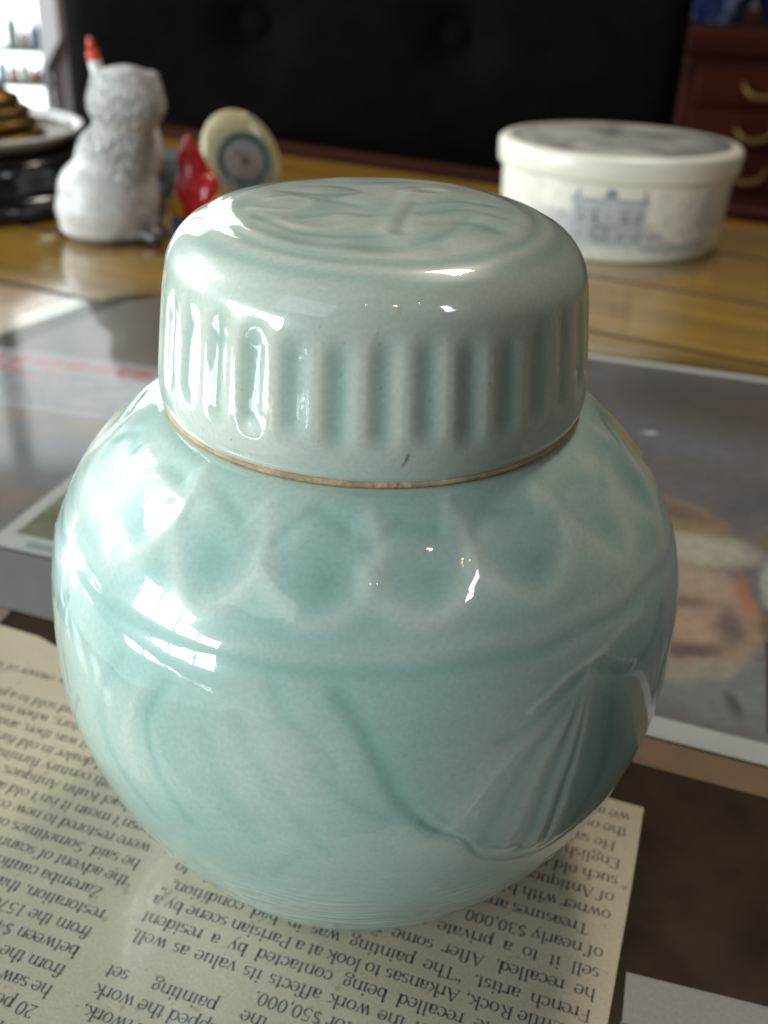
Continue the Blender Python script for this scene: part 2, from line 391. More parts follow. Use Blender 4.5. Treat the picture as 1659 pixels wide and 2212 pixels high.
G = {
 'a': (.84, [arc(.36, .29, .26, .27, 0, 360, 14), ('Q', .58, .58+TK, .08, .7), arc(.40, .66, .27, .31, 0, 165), arc(.80, .16, .13, .14, 180, 290, 5)]),
 'b': (.98, stem(.2, 0, 1.5, 'f', '')+[bowl(.54)]), 'c': (.84, [arc(.48, .5, .36, .48, 45, 315, 14), dot(.70, .78, .11)]),
 'd': (1.0, stem(.8, 0, 1.5)+[bowl(.44)]), 'e': (.86, [arc(.46, .5, .36, .48, 0, 318, 16), ('Q', .12, .82, .5, .57)]),
 'f': (.62, stem(.3, 0, 1.2, '')+[arc(.56, 1.15, .26, .33, 180, 35, 7), ('Q', .02, .6, .93, 1.0), dot(.74, 1.33, .1)]),
 'g': (.9, [arc(.42, .64, .27, .33, 0, 360, 14), arc(.43, -.2, .36, .25, 0, 360, 14), ln(.26, .36, .2, .16, .4, .05), ln(.62, .88, .84, .96)]),
 'h': (1.04, stem(.2, 0, 1.5)+[arc(.51, .62, .31, .35, 180, 0), ]+stem(.82, 0, .65, '')), 'i': (.52, stem(.26, 0, 1.0)+[dot(.25, 1.34)]),
 'j': (.5, [('Q', .2, .2+TK, -.2, 1), arc(.1, -.2, .2, .25, 0, -120, 5), dot(.28, 1.34)]),
 'k': (1.0, stem(.2, 0, 1.5)+[ln(.28, .42, .78, .96), ('S', .42, .58, .86, .0), ('Q', .68, 1.0, 0, .06), ('Q', .6, .95, .94, 1.0)]),
 'l': (.52, stem(.26, 0, 1.5)), 'm': (1.56, stem(.2, 0, 1.0)+[arc(.47, .62, .29, .35, 180, 0)]+stem(.77, 0, .65, '')+[arc(1.05, .62, .29, .35, 180, 0)]+stem(1.34, 0, .65, '')),
 'n': (1.04, stem(.2, 0, 1.0)+[arc(.51, .62, .31, .35, 180, 0)]+stem(.82, 0, .65, '')), 'o': (.94, [bowl(.47, .41)]),
 'p': (1.0, stem(.2, -.5, 1.0)+[bowl(.55)]), 'q': (.98, stem(.8, -.5, 1.0, '')+[bowl(.44)]),
 'r': (.7, stem(.22, 0, 1.0)+[arc(.5, .62, .28, .33, 180, 60, 6), dot(.64, .86, .12)]),
 's': (.72, [arc(.36, .73, .24, .24, 30, 265, 10), arc(.36, .26, .25, .24, 85, -150, 10)]),
 't': (.6, [('Q', .2, .2+TK, .15, 1.28), arc(.43, .18, .18, .16, 180, 320, 6), ('Q', .02, .56, .93, 1.0)]),
 'u': (1.04, stem(.22, .3, 1.0, 'f', '')+[arc(.50, .34, .29, .32, 180, 360)]+stem(.8, 0, 1.0, 'f', '')+[ln(.8, .04, 1.0, .05)]),
 'v': (.92, [('S', .14, 1, .46, 0), ln(.46, 0, .80, 1), ('Q', 0, .36, .94, 1), ('Q', .64, .96, .94, 1)]),
 'w': (1.36, [('S', .14, 1, .42, 0), ln(.42, 0, .68, .95), ('S', .62, 1, .92, 0), ln(.92, 0, 1.22, 1), ('Q', 0, .34, .94, 1), ('Q', 1.05, 1.36, .94, 1)]),
 'x': (.96, [('S', .14, 1, .82, 0), ln(.12, 0, .82, 1), ('Q', 0, .32, 0, .06), ('Q', .64, .96, 0, .06), ('Q', 0, .34, .94, 1), ('Q', .64, .94, .94, 1)]),
 'y': (.92, [('S', .14, 1, .48, .05), ln(.82, 1, .46, .0, .28, -.42, .1, -.44), ('Q', 0, .36, .94, 1), ('Q', .64, .96, .94, 1)]),
 'z': (.84, [('Q', .08, .76, .93, 1), ('Q', .08, .78, 0, .07), ('S', .70, .98, .14, .02)]),
 'A': (1.3, [ln(.14, 0, .62, 1.42), ('S', .62, 1.42, 1.12, 0), ('Q', .32, .92, .46, .53), ('Q', 0, .34, 0, .06), ('Q', .92, 1.3, 0, .06)]),
 'E': (1.14, stem(.28, 0, 1.4, 's')+[('Q', .28, 1.0, 1.33, 1.4), ('Q', .28, .82, .68, .75), ('Q', .28, 1.04, 0, .07), ('Q', .95, 1.0, 1.1, 1.4), ('Q', .99, 1.04, 0, .3)]),
 'F': (1.06, stem(.28, 0, 1.4, 's')+[('Q', .28, 1.0, 1.33, 1.4), ('Q', .28, .82, .68, .75), ('Q', .95, 1.0, 1.08, 1.4), ('Q', .78, .82, .55, .88)]),
 'H': (1.4, stem(.28, 0, 1.4, 's')+stem(1.1, 0, 1.4, 's')+[('Q', .28, 1.1, .68, .75)]),
 'K': (1.34, stem(.28, 0, 1.4, 's')+[ln(.36, .6, 1.1, 1.38), ('S', .55, .85, 1.14, 0), ('Q', .94, 1.34, 0, .06), ('Q', .9, 1.26, 1.34, 1.4)]),
 'L': (1.12, stem(.28, 0, 1.4, 's')+[('Q', .28, 1.0, 0, .07), ('Q', .96, 1.02, 0, .34)]),
 'M': (1.66, [('Q', .2, .26, 0, 1.4), ('S', .26, 1.4, .8, .05), ln(.8, .05, 1.36, 1.4)]+stem(1.4, 0, 1.4, 's')+[('Q', .02, .42, 0, .06)]),
 'P': (1.1, stem(.28, 0, 1.4, 's')+[arc(.56, 1.02, .36, .34, 95, -95), ('Q', .28, .58, 1.33, 1.4), ('Q', .28, .58, .65, .72)]),
 'R': (1.28, stem(.28, 0, 1.4, 's')+[arc(.56, 1.04, .34, .32, 95, -95), ('Q', .28, .58, 1.33, 1.4), ('Q', .28, .6, .69, .76), ('S', .62, .72, 1.06, 0), ('Q', .95, 1.26, 0, .06)]),
 'S': (1.02, [arc(.5, 1.05, .33, .33, 35, 265, 10), arc(.5, .37, .36, .34, 85, -150, 10)]),
 'T': (1.16, stem(.58, 0, 1.4, '')+[('Q', .06, 1.1, 1.33, 1.4), ('Q', .06, .12, 1.06, 1.4), ('Q', 1.04, 1.1, 1.06, 1.4)]),
 'Z': (1.14, [('Q', .12, 1.04, 1.33, 1.4), ('Q', .1, 1.06, 0, .07), ('S', .96, 1.38, .2, .02), ('Q', .12, .17, 1.1, 1.4), ('Q', 1.01, 1.06, 0, .3)]),
 '0': (.94, [arc(.47, .68, .33, .66, 0, 360, 18)]), '1': (.9, stem(.48, 0, 1.36)), '2': (.94, [arc(.46, .98, .3, .36, 150, -40), ln(.69, .75, .12, .06), ('Q', .1, .84, 0, .12)]),
 '3': (.94, [arc(.42, 1.02, .28, .32, 150, -90), arc(.42, .38, .34, .36, 90, -150)]), '4': (.94, [('Q', .56, .56+TK, 0, 1.36), ln(.6, 1.34, .08, .44), ('Q', .08, .88, .38, .46)]),
 '5': (.94, [('Q', .24, .8, 1.24, 1.36), ln(.26, 1.3, .18, .74), arc(.42, .42, .36, .4, 120, -150)]), '7': (.94, [('Q', .1, .84, 1.24, 1.36), ('S', .8, 1.3, .34, 0)]),
 '8': (.94, [arc(.47, 1.02, .28, .31, 0, 360, 14), arc(.47, .37, .33, .35, 0, 360, 14)]), '9': (.94, [arc(.47, .92, .33, .4, 0, 360, 14), ln(.78, .8, .6, .3, .24, 0)]),
 '$': (.94, [arc(.46, .98, .28, .3, 35, 265, 10), arc(.46, .38, .3, .32, 85, -150, 10), ('Q', .44, .5, -.14, 1.5)]),
 '.': (.46, [dot(.2, .1)]), ',': (.46, [dot(.2, .1), ln(.27, .06, .12, -.24)]), "'": (.4, [dot(.2, 1.36, .11), ln(.27, 1.32, .14, 1.06)]),
 '\u201c': (.7, [dot(.18, 1.14, .11), ln(.1, 1.18, .24, 1.44), dot(.48, 1.14, .11), ln(.4, 1.18, .54, 1.44)]),
 '\u201d': (.7, [dot(.18, 1.36, .11), ln(.27, 1.32, .12, 1.06), dot(.48, 1.36, .11), ln(.57, 1.32, .42, 1.06)]),
}
def glyph_mesh(ch):
    V, F = [], []
    def quad(ps): F.append(tuple(range(len(V), len(V)+len(ps)))); V.extend(ps)
    for p in G[ch][1]:
        if p[0] == 'Q': quad([(p[1], p[3]), (p[2], p[3]), (p[2], p[4]), (p[1], p[4])])
        elif p[0] == 'S':                      # thick slanted stroke
            _, x0, y0, x1, y1 = p
            if y0 > y1: x0, y0, x1, y1 = x1, y1, x0, y0
            h = TK*0.52; quad([(x0-h, y0), (x0+h, y0), (x1+h, y1), (x1-h, y1)])
        elif p[0] == 'D':
            quad([(p[1]+p[3]*math.cos(k*math.pi/4), p[2]+p[3]*math.sin(k*math.pi/4)) for k in range(8)])
        else:
            pts = p[1]; L = []
            for i, (x, y) in enumerate(pts):
                a, b = pts[max(0, i-1)], pts[min(len(pts)-1, i+1)]
                dx, dy = b[0]-a[0], b[1]-a[1]; l = math.hypot(dx, dy) or 1; dx, dy = dx/l, dy/l
                wd = (TN+(TK-TN)*abs(dy)**1.3)/2 if len(pts) > 4 else 0.04
                L.append(((x-dy*wd, y+dx*wd), (x+dy*wd, y-dx*wd)))
            for (a, b), (c_, d) in zip(L, L[1:]):
                q = [a, b, d, c_]
                ar = sum(q[i][0]*q[(i+1) % 4][1]-q[(i+1) % 4][0]*q[i][1] for i in range(4))
                quad(q if ar > 0 else q[::-1])
    return V, F
GM = {k: glyph_mesh(k) for k in G}
SP, XH = .46, 1.68
def nat(text): return sum((G[c_][0]*1.04 if c_ != ' ' else SP) for c_ in text)*XH
def put_text(lines, name, z):
    """lines: (text, start s, middle t, width or None, end s or None)"""
    VV, FF = [], []
    for text, s0, t, width, s1 in lines:
        nw = nat(text); nsp = text.count(' '); fx = 1.0; sp = SP*XH
        if width:
            if nw > width: fx = width/nw
            elif nsp: sp += (width-nw)/nsp
        total = sum((G[c_][0]*1.04*XH*fx if c_ != ' ' else sp*fx) for c_ in text)
        s = s0 if s1 is None else s1-total
        jit = rng.uniform(-.05, .05)
        for ch in text:
            if ch == ' ': s += sp*fx; continue
            V, F = GM[ch]; b0 = len(VV)
            for x, y in V:
                px, py = st(s+x*1.04*XH*fx, t+jit-(y-0.5)*XH)
                VV.append((px*S, py*S, z*S))
            for f in F: FF.append(tuple(b0+i for i in f))
            s += G[ch][0]*1.04*XH*fx
    return raw(name, VV, FF, ink, cut)
tA = lambda k: -29.1+(4.05*k if k > 0 else 3.72*k)
W_A = 74.2
colA = []
def la(text, k, full=True, s0=-49.0, end=None): colA.append((text, s0, tA(k), (W_A-(s0+49)) if full else None, end))
la("the condition of the artwork,", -7, False, end=25.2)
la("in which they wrapped the work", -6, False, end=25.2)
la("after the auction, where the painting set", -5)
la("a record for $50,000.", -4, False, end=1.4)
la("the condition of the work affects its value as well,", -3, True, -46.0)
la("he said. He recalled being contacted by a resident", -2)
la("of Little Rock, Arkansas to look at a Parisian scene by a", -1)
la("French artist. \u201cThe painting was in bad condition,\u201d", 0)
la("he recalled. After some restoration, he was able to", 1)
la("sell it to a private collector in the end at a price", 2)
la("of nearly $30,000.", 3, False)
la("Treasures are found in the attic", 4, False, -46.0)
la("owner with his old house full", 5, False)
la("of Antiques and all of the", 6, False)
la("such old things that are", 7, False)
la("English and", 8, False)
la("He said that", 9, False, -47.5)
la("the own of", 10, False)
la("we are in", 11, False)
put_text(colA, 'printed_column', Z0+0.60)
tB = lambda k: -30.9+3.88*k
colB = []
def lb(text, k, s0=31.3): colB.append((text, s0, tB(k), None, None))
for k, tx in ((-8, "rs in the"), (-7, "20 percent of"), (-6, "he saw a lot of it"), (-5, "from the 1500s are"), (-4, "between $40,000 and"), (-3, "from the 1570s to now"),
              (-2, "restoration, that it is worth"), (0, "the advent of scanners has made it"), (1, "he said. Sometimes old paintings are"),
              (2, "were restored to new condition, and so"), (3, "doesn't mean it isn't old and the value of it"), (4, "of Michael Kuhn Antiques, said he has to look at"),
              (5, "18th and 19th century furniture is not as much in"), (6, "not, owner and dealer in old furniture and clocks"), (7, "the same scene as it was then, and the market for"),
              (8, "as late as the 19th century, when most of the work"), (9, "restored to its old state and sold to a private house"), (11, "and what it is worth to the new owner of the house")):
    lb(tx, k)
lb("Zaremba cautions that there are", -1, 34.0)
put_text(colB, 'printed_column', Z0+0.60)

# ------------------------------------------------------------------ glass sheet over the papers
gm = bpy.data.materials.new('clear_glass'); gm.use_nodes = True; nt = gm.node_tree
for n_ in list(nt.nodes): nt.nodes.remove(n_)
out = N(nt, 'ShaderNodeOutputMaterial'); mx = N(nt, 'ShaderNodeMixShader'); tr = N(nt, 'ShaderNodeBsdfTransparent'); gl = N(nt, 'ShaderNodeBsdfGlossy'); fr = N(nt, 'ShaderNodeFresnel')
tr.inputs['Color'].default_value = (0.97, 0.985, 0.975, 1); gl.inputs['Roughness'].default_value = 0.03; fr.inputs['IOR'].default_value = 1.45
tcg = N(nt, 'ShaderNodeTexCoord'); ng = N(nt, 'ShaderNodeTexNoise'); ng.inputs['Scale'].default_value = 22
nt.links.new(tcg.outputs['Object'], ng.inputs['Vector'])
nt.links.new(ramp(nt, ng.outputs['Fac'], [(0.35, (0.05, 0.05, 0.05)), (0.7, (0.13, 0.13, 0.13))]), gl.inputs['Roughness'])
geo = N(nt, 'ShaderNodeNewGeometry'); inv = N(nt, 'ShaderNodeMath', operation='SUBTRACT'); inv.inputs[0].default_value = 1.0; nt.links.new(geo.outputs['Backfacing'], inv.inputs[1])
mu = N(nt, 'ShaderNodeMath', operation='MULTIPLY'); nt.links.new(fr.outputs[0], mu.inputs[0]); nt.links.new(inv.outputs[0], mu.inputs[1])
nt.links.new(mu.outputs[0], mx.inputs[0]); nt.links.new(tr.outputs[0], mx.inputs[1]); nt.links.new(gl.outputs[0], mx.inputs[2]); nt.links.new(mx.outputs[0], out.inputs['Surface'])
o = sheet('glass_sheet', rounded(GLASS, 30), 0.0, gm, thick=0.75)
tag(o, 'clear glass sheet with a rounded corner covering the papers on the desk', 'glass sheet')

o = sheet('white_sheet', rect(-236, -84, 8, -98, 98, -150, 146), 0.62, simple('white_writing_paper', (0.72, 0.73, 0.74), 0.85, 0.04, 30, spec=0.15), thick=0.6)
tag(o, 'blank white sheet of paper lying on the glass left of the newspaper cutting', 'paper')

# ------------------------------------------------------------------ the celadon ginger jar
def glaze(name, pale, deep, tint):
    """celadon: glaze runs thin and pale on ridges, pools deeper green in the cuts"""
    m, nt, b = new_mat(name)
    at = N(nt, 'ShaderNodeAttribute', attribute_name='glaze_depth'); sp = N(nt, 'ShaderNodeAttribute', attribute_name='iron_spot')
    tc = N(nt, 'ShaderNodeTexCoord')
    n1 = N(nt, 'ShaderNodeTexNoise'); n1.inputs['Scale'].default_value = 55; n1.inputs['Detail'].default_value = 4
    n2 = N(nt, 'ShaderNodeTexNoise'); n2.inputs['Scale'].default_value = 1500; n2.inputs['Detail'].default_value = 2
    for n_ in (n1, n2): nt.links.new(tc.outputs['Object'], n_.inputs['Vector'])
    mn = N(nt, 'ShaderNodeMath', operation='MULTIPLY_ADD'); nt.links.new(n1.outputs['Fac'], mn.inputs[0]); mn.inputs[1].default_value = 0.5; mn.inputs[2].default_value = -0.25
    ad = N(nt, 'ShaderNodeMath', operation='ADD'); nt.links.new(at.outputs['Fac'], ad.inputs[0]); nt.links.new(mn.outputs[0], ad.inputs[1])
    col = ramp(nt, ad.outputs[0], [(0.05, pale), (0.42, tint), (0.95, deep)])
    g = ramp(nt, n2.outputs['Fac'], [(0.32, (0.90, 0.90, 0.90)), (0.68, (1, 1, 1))])
    m1 = N(nt, 'ShaderNodeMixRGB', blend_type='MULTIPLY'); m1.inputs[0].default_value = 1
    nt.links.new(col, m1.inputs[1]); nt.links.new(g, m1.inputs[2])
    m2 = N(nt, 'ShaderNodeMixRGB'); nt.links.new(sp.outputs['Fac'], m2.inputs[0]); nt.links.new(m1.outputs[0], m2.inputs[1]); m2.inputs[2].default_value = (0.10, 0.07, 0.045, 1)
    nt.links.new(m2.outputs[0], b.inputs['Base Color'])
    b.inputs['Roughness'].default_value = 0.32
    b.inputs['Specular IOR Level'].default_value = 0.35
    b.inputs['Coat Weight'].default_value = 1.0; b.inputs['Coat Roughness'].default_value = 0.035; b.inputs['Coat IOR'].default_value = 1.5
    n4 = N(nt, 'ShaderNodeTexNoise'); n4.inputs['Scale'].default_value = 420; n4.inputs['Detail'].default_value = 2
    nt.links.new(tc.outputs['Object'], n4.inputs['Vector'])
    bp = N(nt, 'ShaderNodeBump'); bp.inputs['Strength'].default_value = 0.06; bp.inputs['Distance'].default_value = 0.0004
    nt.links.new(n4.outputs['Fac'], bp.inputs['Height']); nt.links.new(bp.outputs[0], b.inputs['Coat Normal'])
    return m
glaze_body = glaze('celadon_glaze_body', (0.475, 0.585, 0.515), (0.15, 0.335, 0.27), (0.32, 0.485, 0.437))
glaze_lid = glaze('celadon_glaze_lid', (0.53, 0.575, 0.485), (0.22, 0.36, 0.295), (0.395, 0.485, 0.42))
bisque = simple('bare_clay', (0.42, 0.285, 0.165), 0.9, 0.35, 260, bump=0.3)

def fnoise(x, y, seed, f, n=14):
    r = np.random.default_rng(seed); out = np.zeros_like(x)
    for _ in range(n):
        a = r.uniform(0, 2*np.pi); k = f*r.uniform(.5, 1.6); out += np.sin(k*(x*np.cos(a)+y*np.sin(a))+r.uniform(0, 6.28))
    return out/np.sqrt(n)
def gauss(d, wd): return np.exp(-(d/wd)**2)
def seg_dist(px, py, pts):
    d = np.full(px.shape, 1e9)
    for (x0, y0), (x1, y1) in zip(pts, pts[1:]):
        vx, vy = x1-x0, y1-y0; L = vx*vx+vy*vy+1e-9
        t = np.clip(((px-x0)*vx+(py-y0)*vy)/L, 0, 1)
        d = np.minimum(d, np.hypot(px-x0-t*vx, py-y0-t*vy))
    return d
def add_stroke(D, P, px, py, pts, wd, h, pool, ends=True):
    c_ = catmull(pts, 6); b0 = c_.min(0)-4*wd; b1 = c_.max(0)+4*wd
    m = (px > b0[0]) & (px < b1[0]) & (py > b0[1]) & (py < b1[1])
    if not m.any(): return
    g = gauss(seg_dist(px[m], py[m], c_), wd)
    D[m] += h*g; P[m] += pool*g
def revolve(name, prof, nth, disp, mat, parent):
    """prof: (n,2) r,z from bottom to top; disp(theta deg, arc length, r, z) -> displacement mm, glaze, spot"""
    prof = np.array(prof); n = len(prof)
    seg = np.hypot(*np.diff(prof, axis=0).T); s = np.concatenate([[0], np.cumsum(seg)])
    th = np.linspace(-180, 180, nth, endpoint=False)
    T, SS = np.meshgrid(th, s); Rr = np.repeat(prof[:, :1], nth, 1); ZZ = np.repeat(prof[:, 1:], nth, 1)
    D, P, I = disp(T, SS, Rr, ZZ)
    tan = np.gradient(prof, axis=0); tan /= np.linalg.norm(tan, axis=1)[:, None]+1e-9
    nr, nz = tan[:, 1:2], -tan[:, 0:1]
    R2, Z2 = Rr+D*nr, ZZ+D*nz
    a = np.radians(T)                      # theta 0 faces -y (the viewer), grows towards +x
    V = np.stack([R2*np.sin(a), -R2*np.cos(a), Z2], -1).reshape(-1, 3)*S
    i = np.arange((n-1)*nth).reshape(n-1, nth); j = np.roll(i, -1, 1)
    F = np.stack([i, j, j+nth, i+nth], -1).reshape(-1, 4)
    me = bpy.data.meshes.new(name)
    me.vertices.add(len(V)); me.vertices.foreach_set('co', V.ravel())
    me.loops.add(F.size); me.loops.foreach_set('vertex_index', F.ravel().astype(np.int32))
    me.polygons.add(len(F)); me.polygons.foreach_set('loop_start', np.arange(0, F.size, 4, dtype=np.int32)); me.polygons.foreach_set('loop_total', np.full(len(F), 4, dtype=np.int32))
    me.update(calc_edges=True); me.validate()
    me.polygons.foreach_set('use_smooth', np.ones(len(F), dtype=bool))
    for nm, A_ in (('glaze_depth', P), ('iron_spot', I)):
        at = me.attributes.new(nm, 'FLOAT', 'POINT'); at.data.foreach_set('value', A_.ravel().astype(np.float32))
    return link(name, me, mat, parent)

jar = thing('ginger_jar', 'pale green glazed ginger jar with a ribbed lid standing on the newspaper cutting', 'jar')
bp_ = [(0.01, 1.2), (20, 1.2), (24.6, 1.2), (25.2, 0.0), (26.6, 0.0), (26.9, 0.9), (30.2, 3.2), (35.5, 8), (40.9, 16), (46.0, 26), (49.4, 38), (50.06, 50), (48.9, 62), (44.4, 72), (37.6, 79.6), (33.4, 82.8), (31.0, 83.9), (28.6, 84.2), (26.6, 84.6), (26.0, 86.0), (26.0, 92), (25.4, 92.6), (23.6, 92.4), (23.2, 91), (23.0, 70), (20, 60), (0.01, 58)]
def resample(p, step_of):
    c_ = catmull(p, 24); L = np.concatenate([[0], np.cumsum(np.hypot(*np.diff(c_, axis=0).T))])
    out = []; s = 0
    while s < L[-1]:
        r, z = np.interp(s, L, c_[:, 0]), np.interp(s, L, c_[:, 1]); out.append((max(r, .01), z)); s += step_of(r, z, s)
    out.append(tuple(c_[-1])); return out
main = [q for q in bp_]
prof_body = resample(main, lambda r, z, s: 0.30 if 27 < r and z < 84.3 else 1.2)
_pb = np.array(prof_body); _sb = np.concatenate([[0], np.cumsum(np.hypot(*np.diff(_pb, axis=0).T))])
_k = (_pb[:, 0] > 26.5) & (_pb[:, 1] < 84.2) & (_sb < 170); _zz, _ss = _pb[_k, 1], _sb[_k]; _o = np.argsort(_zz)
s_of_z = lambda z: float(np.interp(z, _zz[_o], _ss[_o]))
RM = 46.0
def to_xy(th, z): return (math.radians(th)*RM, s_of_z(z))
def body_disp(T, SS, R, Z):
    D = np.zeros_like(T); P = np.full_like(T, 0.30); I = np.zeros_like(T)
    X = np.radians(T)*RM
    outer = ((SS > 27) & (SS < s_of_z(83.9))).astype(float)
    ang = np.radians(T)
    big = fnoise(np.sin(ang)*48, SS+np.cos(ang)*48, 3, 0.09)
    D += outer*0.10*big; P += 0.07*fnoise(np.sin(ang)*48, SS+np.cos(ang)*48, 9, 0.16)
    Sw, Sv = np.sin(ang)*46, np.cos(ang)*46
    X0_, S0_ = X, SS
    X = X+0.8*fnoise(Sw+SS*.7, Sv, 51, 0.30); SS = SS+0.8*fnoise(Sw, Sv+SS*.7, 52, 0.30)
    # lotus-petal band on the shoulder
    r = np.random.default_rng(5)
    s_c, s_top = s_of_z(76.6), s_of_z(82.2)
    for k in range(18):
        t0 = -8.6+20*k+r.uniform(-1.6, 1.6)
        if t0 > 180: t0 -= 360
        dz = r.uniform(-1.1, 1.1)
        pts = [(-10.4, 77.6), (-6.3, 74.9), (0, 71.9+dz), (5, 73.4+dz*.6), (8.6, 75.9), (10.3, 78.2), (10.2, 80.5), (8.0, 82.4)]
        for sh in (0, -360, 360):
            add_stroke(D, P, X, SS, [to_xy(t0+sh+a+r.uniform(-.4, .4), z) for a, z in pts], 1.75, 0.10, -0.30)
            d = np.hypot((X-to_xy(t0+sh+1, 76)[0])/1.1, SS-s_c); D -= 0.10*gauss(d, 3.6); P += 0.26*gauss(d, 2.7)
            d = np.hypot((X-to_xy(t0+sh-6, 76)[0]), SS-s_of_z(80.6)); D += 0.10*gauss(d, 2.6); P -= 0.12*gauss(d, 2.4)
            add_stroke(D, P, X, SS, [to_xy(t0+sh-9, 80), to_xy(t0+sh-3, 81.6), to_xy(t0+sh+4, 81.2)], 1.3, -0.14, 0.12)
    # incised ring round the belly
    ring = s_of_z(67.1)+0.35*np.sin(np.radians(T)*3+1)
    D -= 0.08*gauss(SS-ring, 1.1); P += 0.17*gauss(SS-ring, 1.0)*(0.75+0.25*np.sin(3*ang+2)); P -= 0.10*gauss(SS-ring-2.3, 1.4); D += 0.06*gauss(SS-ring-2.2, 1.3)
    # carved leaf sprays, three round the belly
    motifs = [
      ([(10, 44.4), (12.4, 42.2), (17.3, 39.9), (19, 38.0), (21.4, 36.0), (27, 34.0), (34.6, 32.3), (44, 33), (56, 38), (66, 47)], .5, -.36, .40), ([(-2.5, 64.5), (0.6, 61.2), (4.4, 54.9), (6.8, 49.1), (12.4, 42.4)], 1.0, -.30, .26),
      ([(-2.0, 64.0), (1.8, 60), (5.2, 54), (8, 48), (13, 42.6)], 1.6, -.20, .12),
      ([(-7.4, 54.2), (-1.6, 50.1), (4, 46.7)], .9, -.22, .18), ([(-13.5, 64.9), (-10.9, 60.9), (-7.5, 58.6), (-4, 55)], 1.0, -.20, .15),
      ([(-18, 60), (-14, 52), (-9, 45), (-5, 40)], 1.0, -.18, .14), ([(-24, 56), (-20, 47), (-15, 39)], 1.1, -.16, .12),
      ([(37, 61), (36.6, 54.3), (35.3, 46.5), (34.3, 39.2), (33.4, 33.6)], .9, .34, -.32),
      ([(35.8, 61), (29.2, 53), (25.3, 44.2), (24.3, 37.4)], .75, .26, -.22), ([(36.4, 61.5), (31.6, 52.4), (27.8, 43.4), (26.8, 36.5)], .6, -.24, .26),
      ([(37.1, 61.8), (33.4, 51.4), (29.9, 42.4), (29.4, 35.4)], .7, .26, -.22), ([(35, 61), (27, 55), (21.5, 46.5), (20.4, 39.6)], .8, -.2, .18),
      ([(34.4, 60.6), (24, 55.6), (17.5, 48.5), (15.6, 43)], .7, .2, -.16), ([(36.9, 61), (35.1, 52), (32.2, 42), (31.4, 34.8)], .5, -.26, .28),
      ([(25.6, 61.1), (30, 62.2), (33.2, 62.9), (40, 63.4)], .5, .34, -.22), ([(21, 58), (28, 60), (36, 62)], .6, -.22, .2),
      ([(-8.9, 37.8), (-12.7, 31.6)], .9, -.18, .16), ([(38, 62), (46, 58), (54, 58), (60, 62)], .8, -.3, .26), ([(40, 60), (48, 52), (52, 44), (56, 40)], .9, .26, -.2),
      ([(37.5, 62.5), (44, 64.5), (52, 64)], .8, .3, -.22), ([(42, 58), (44, 50), (43, 42), (40, 35)], 1.0, -.22, .22), ([(60, 62), (58, 54), (60, 46)], .8, -.25, .2),
      ([(-30, 62), (-34, 54), (-33, 46), (-28, 40)], .8, -.28, .22), ([(-40, 62), (-46, 52), (-44, 42), (-36, 35)], .9, -.28, .22), ([(-35, 60), (-40, 50), (-38, 42)], .8, .25, -.18)]
    for rot in (0, 120, -120):
        for pts, wd, h, pl in motifs:
            pp = [to_xy(a+rot, z) for a, z in pts]
            h, pl, wd = h*0.26, pl*0.85, wd*(1.25 if wd > .56 else 1.0)
            add_stroke(D, P, X, SS, pp, wd, h, pl)
            if max(a+rot for a, _ in pts) > 180: add_stroke(D, P, X, SS, [(a-2*math.pi*RM, b) for a, b in pp], wd, h, pl)
    # cut-back ground right of each spray
    for rot in (0, 120, -120):
        cx, cy = to_xy(43+rot, 45)
        for off in (0, -2*math.pi*RM):
            d = np.hypot((X-cx-off)/1.1, (SS-cy)/2.2); g = gauss(d, 5.0); P += 0.34*g; D -= 0.2*g
    X, SS = X0_, S0_
    # combed lines above the foot
    s0, s1 = s_of_z(5), s_of_z(31)
    env = np.clip((SS-s0)/4, 0, 1)*np.clip((s1-SS)/12, 0, 1)*outer
    wob = 0.9*fnoise(X, SS*0.4, 21, 0.08)+0.35*fnoise(X, SS*0.8, 23, 0.45)
    brk = np.clip(0.4+1.1*fnoise(X*0.35, SS*2.2, 33, 0.7), 0, 1)
    cmb = np.sin(2*np.pi*(SS+wob)/1.75)+0.5*np.sin(2*np.pi*(SS+wob*1.4)/0.97)
    D += 0.07*env*cmb*brk; P += env*brk*(0.34*cmb+0.08)
    # iron specks
    r = np.random.default_rng(11)
    for _ in range(40):
        a, z = r.uniform(-70, 70), r.uniform(12, 80); cx, cy = to_xy(a, z)
        m = (abs(X-cx) < 1) & (abs(SS-cy) < 1); I[m] = np.maximum(I[m], .6*gauss(np.hypot(X[m]-cx, SS[m]-cy), r.uniform(.07, .12)))
    return D, np.clip(P, 0, 1), I
revolve('body', prof_body, 900, body_disp, glaze_body, jar)

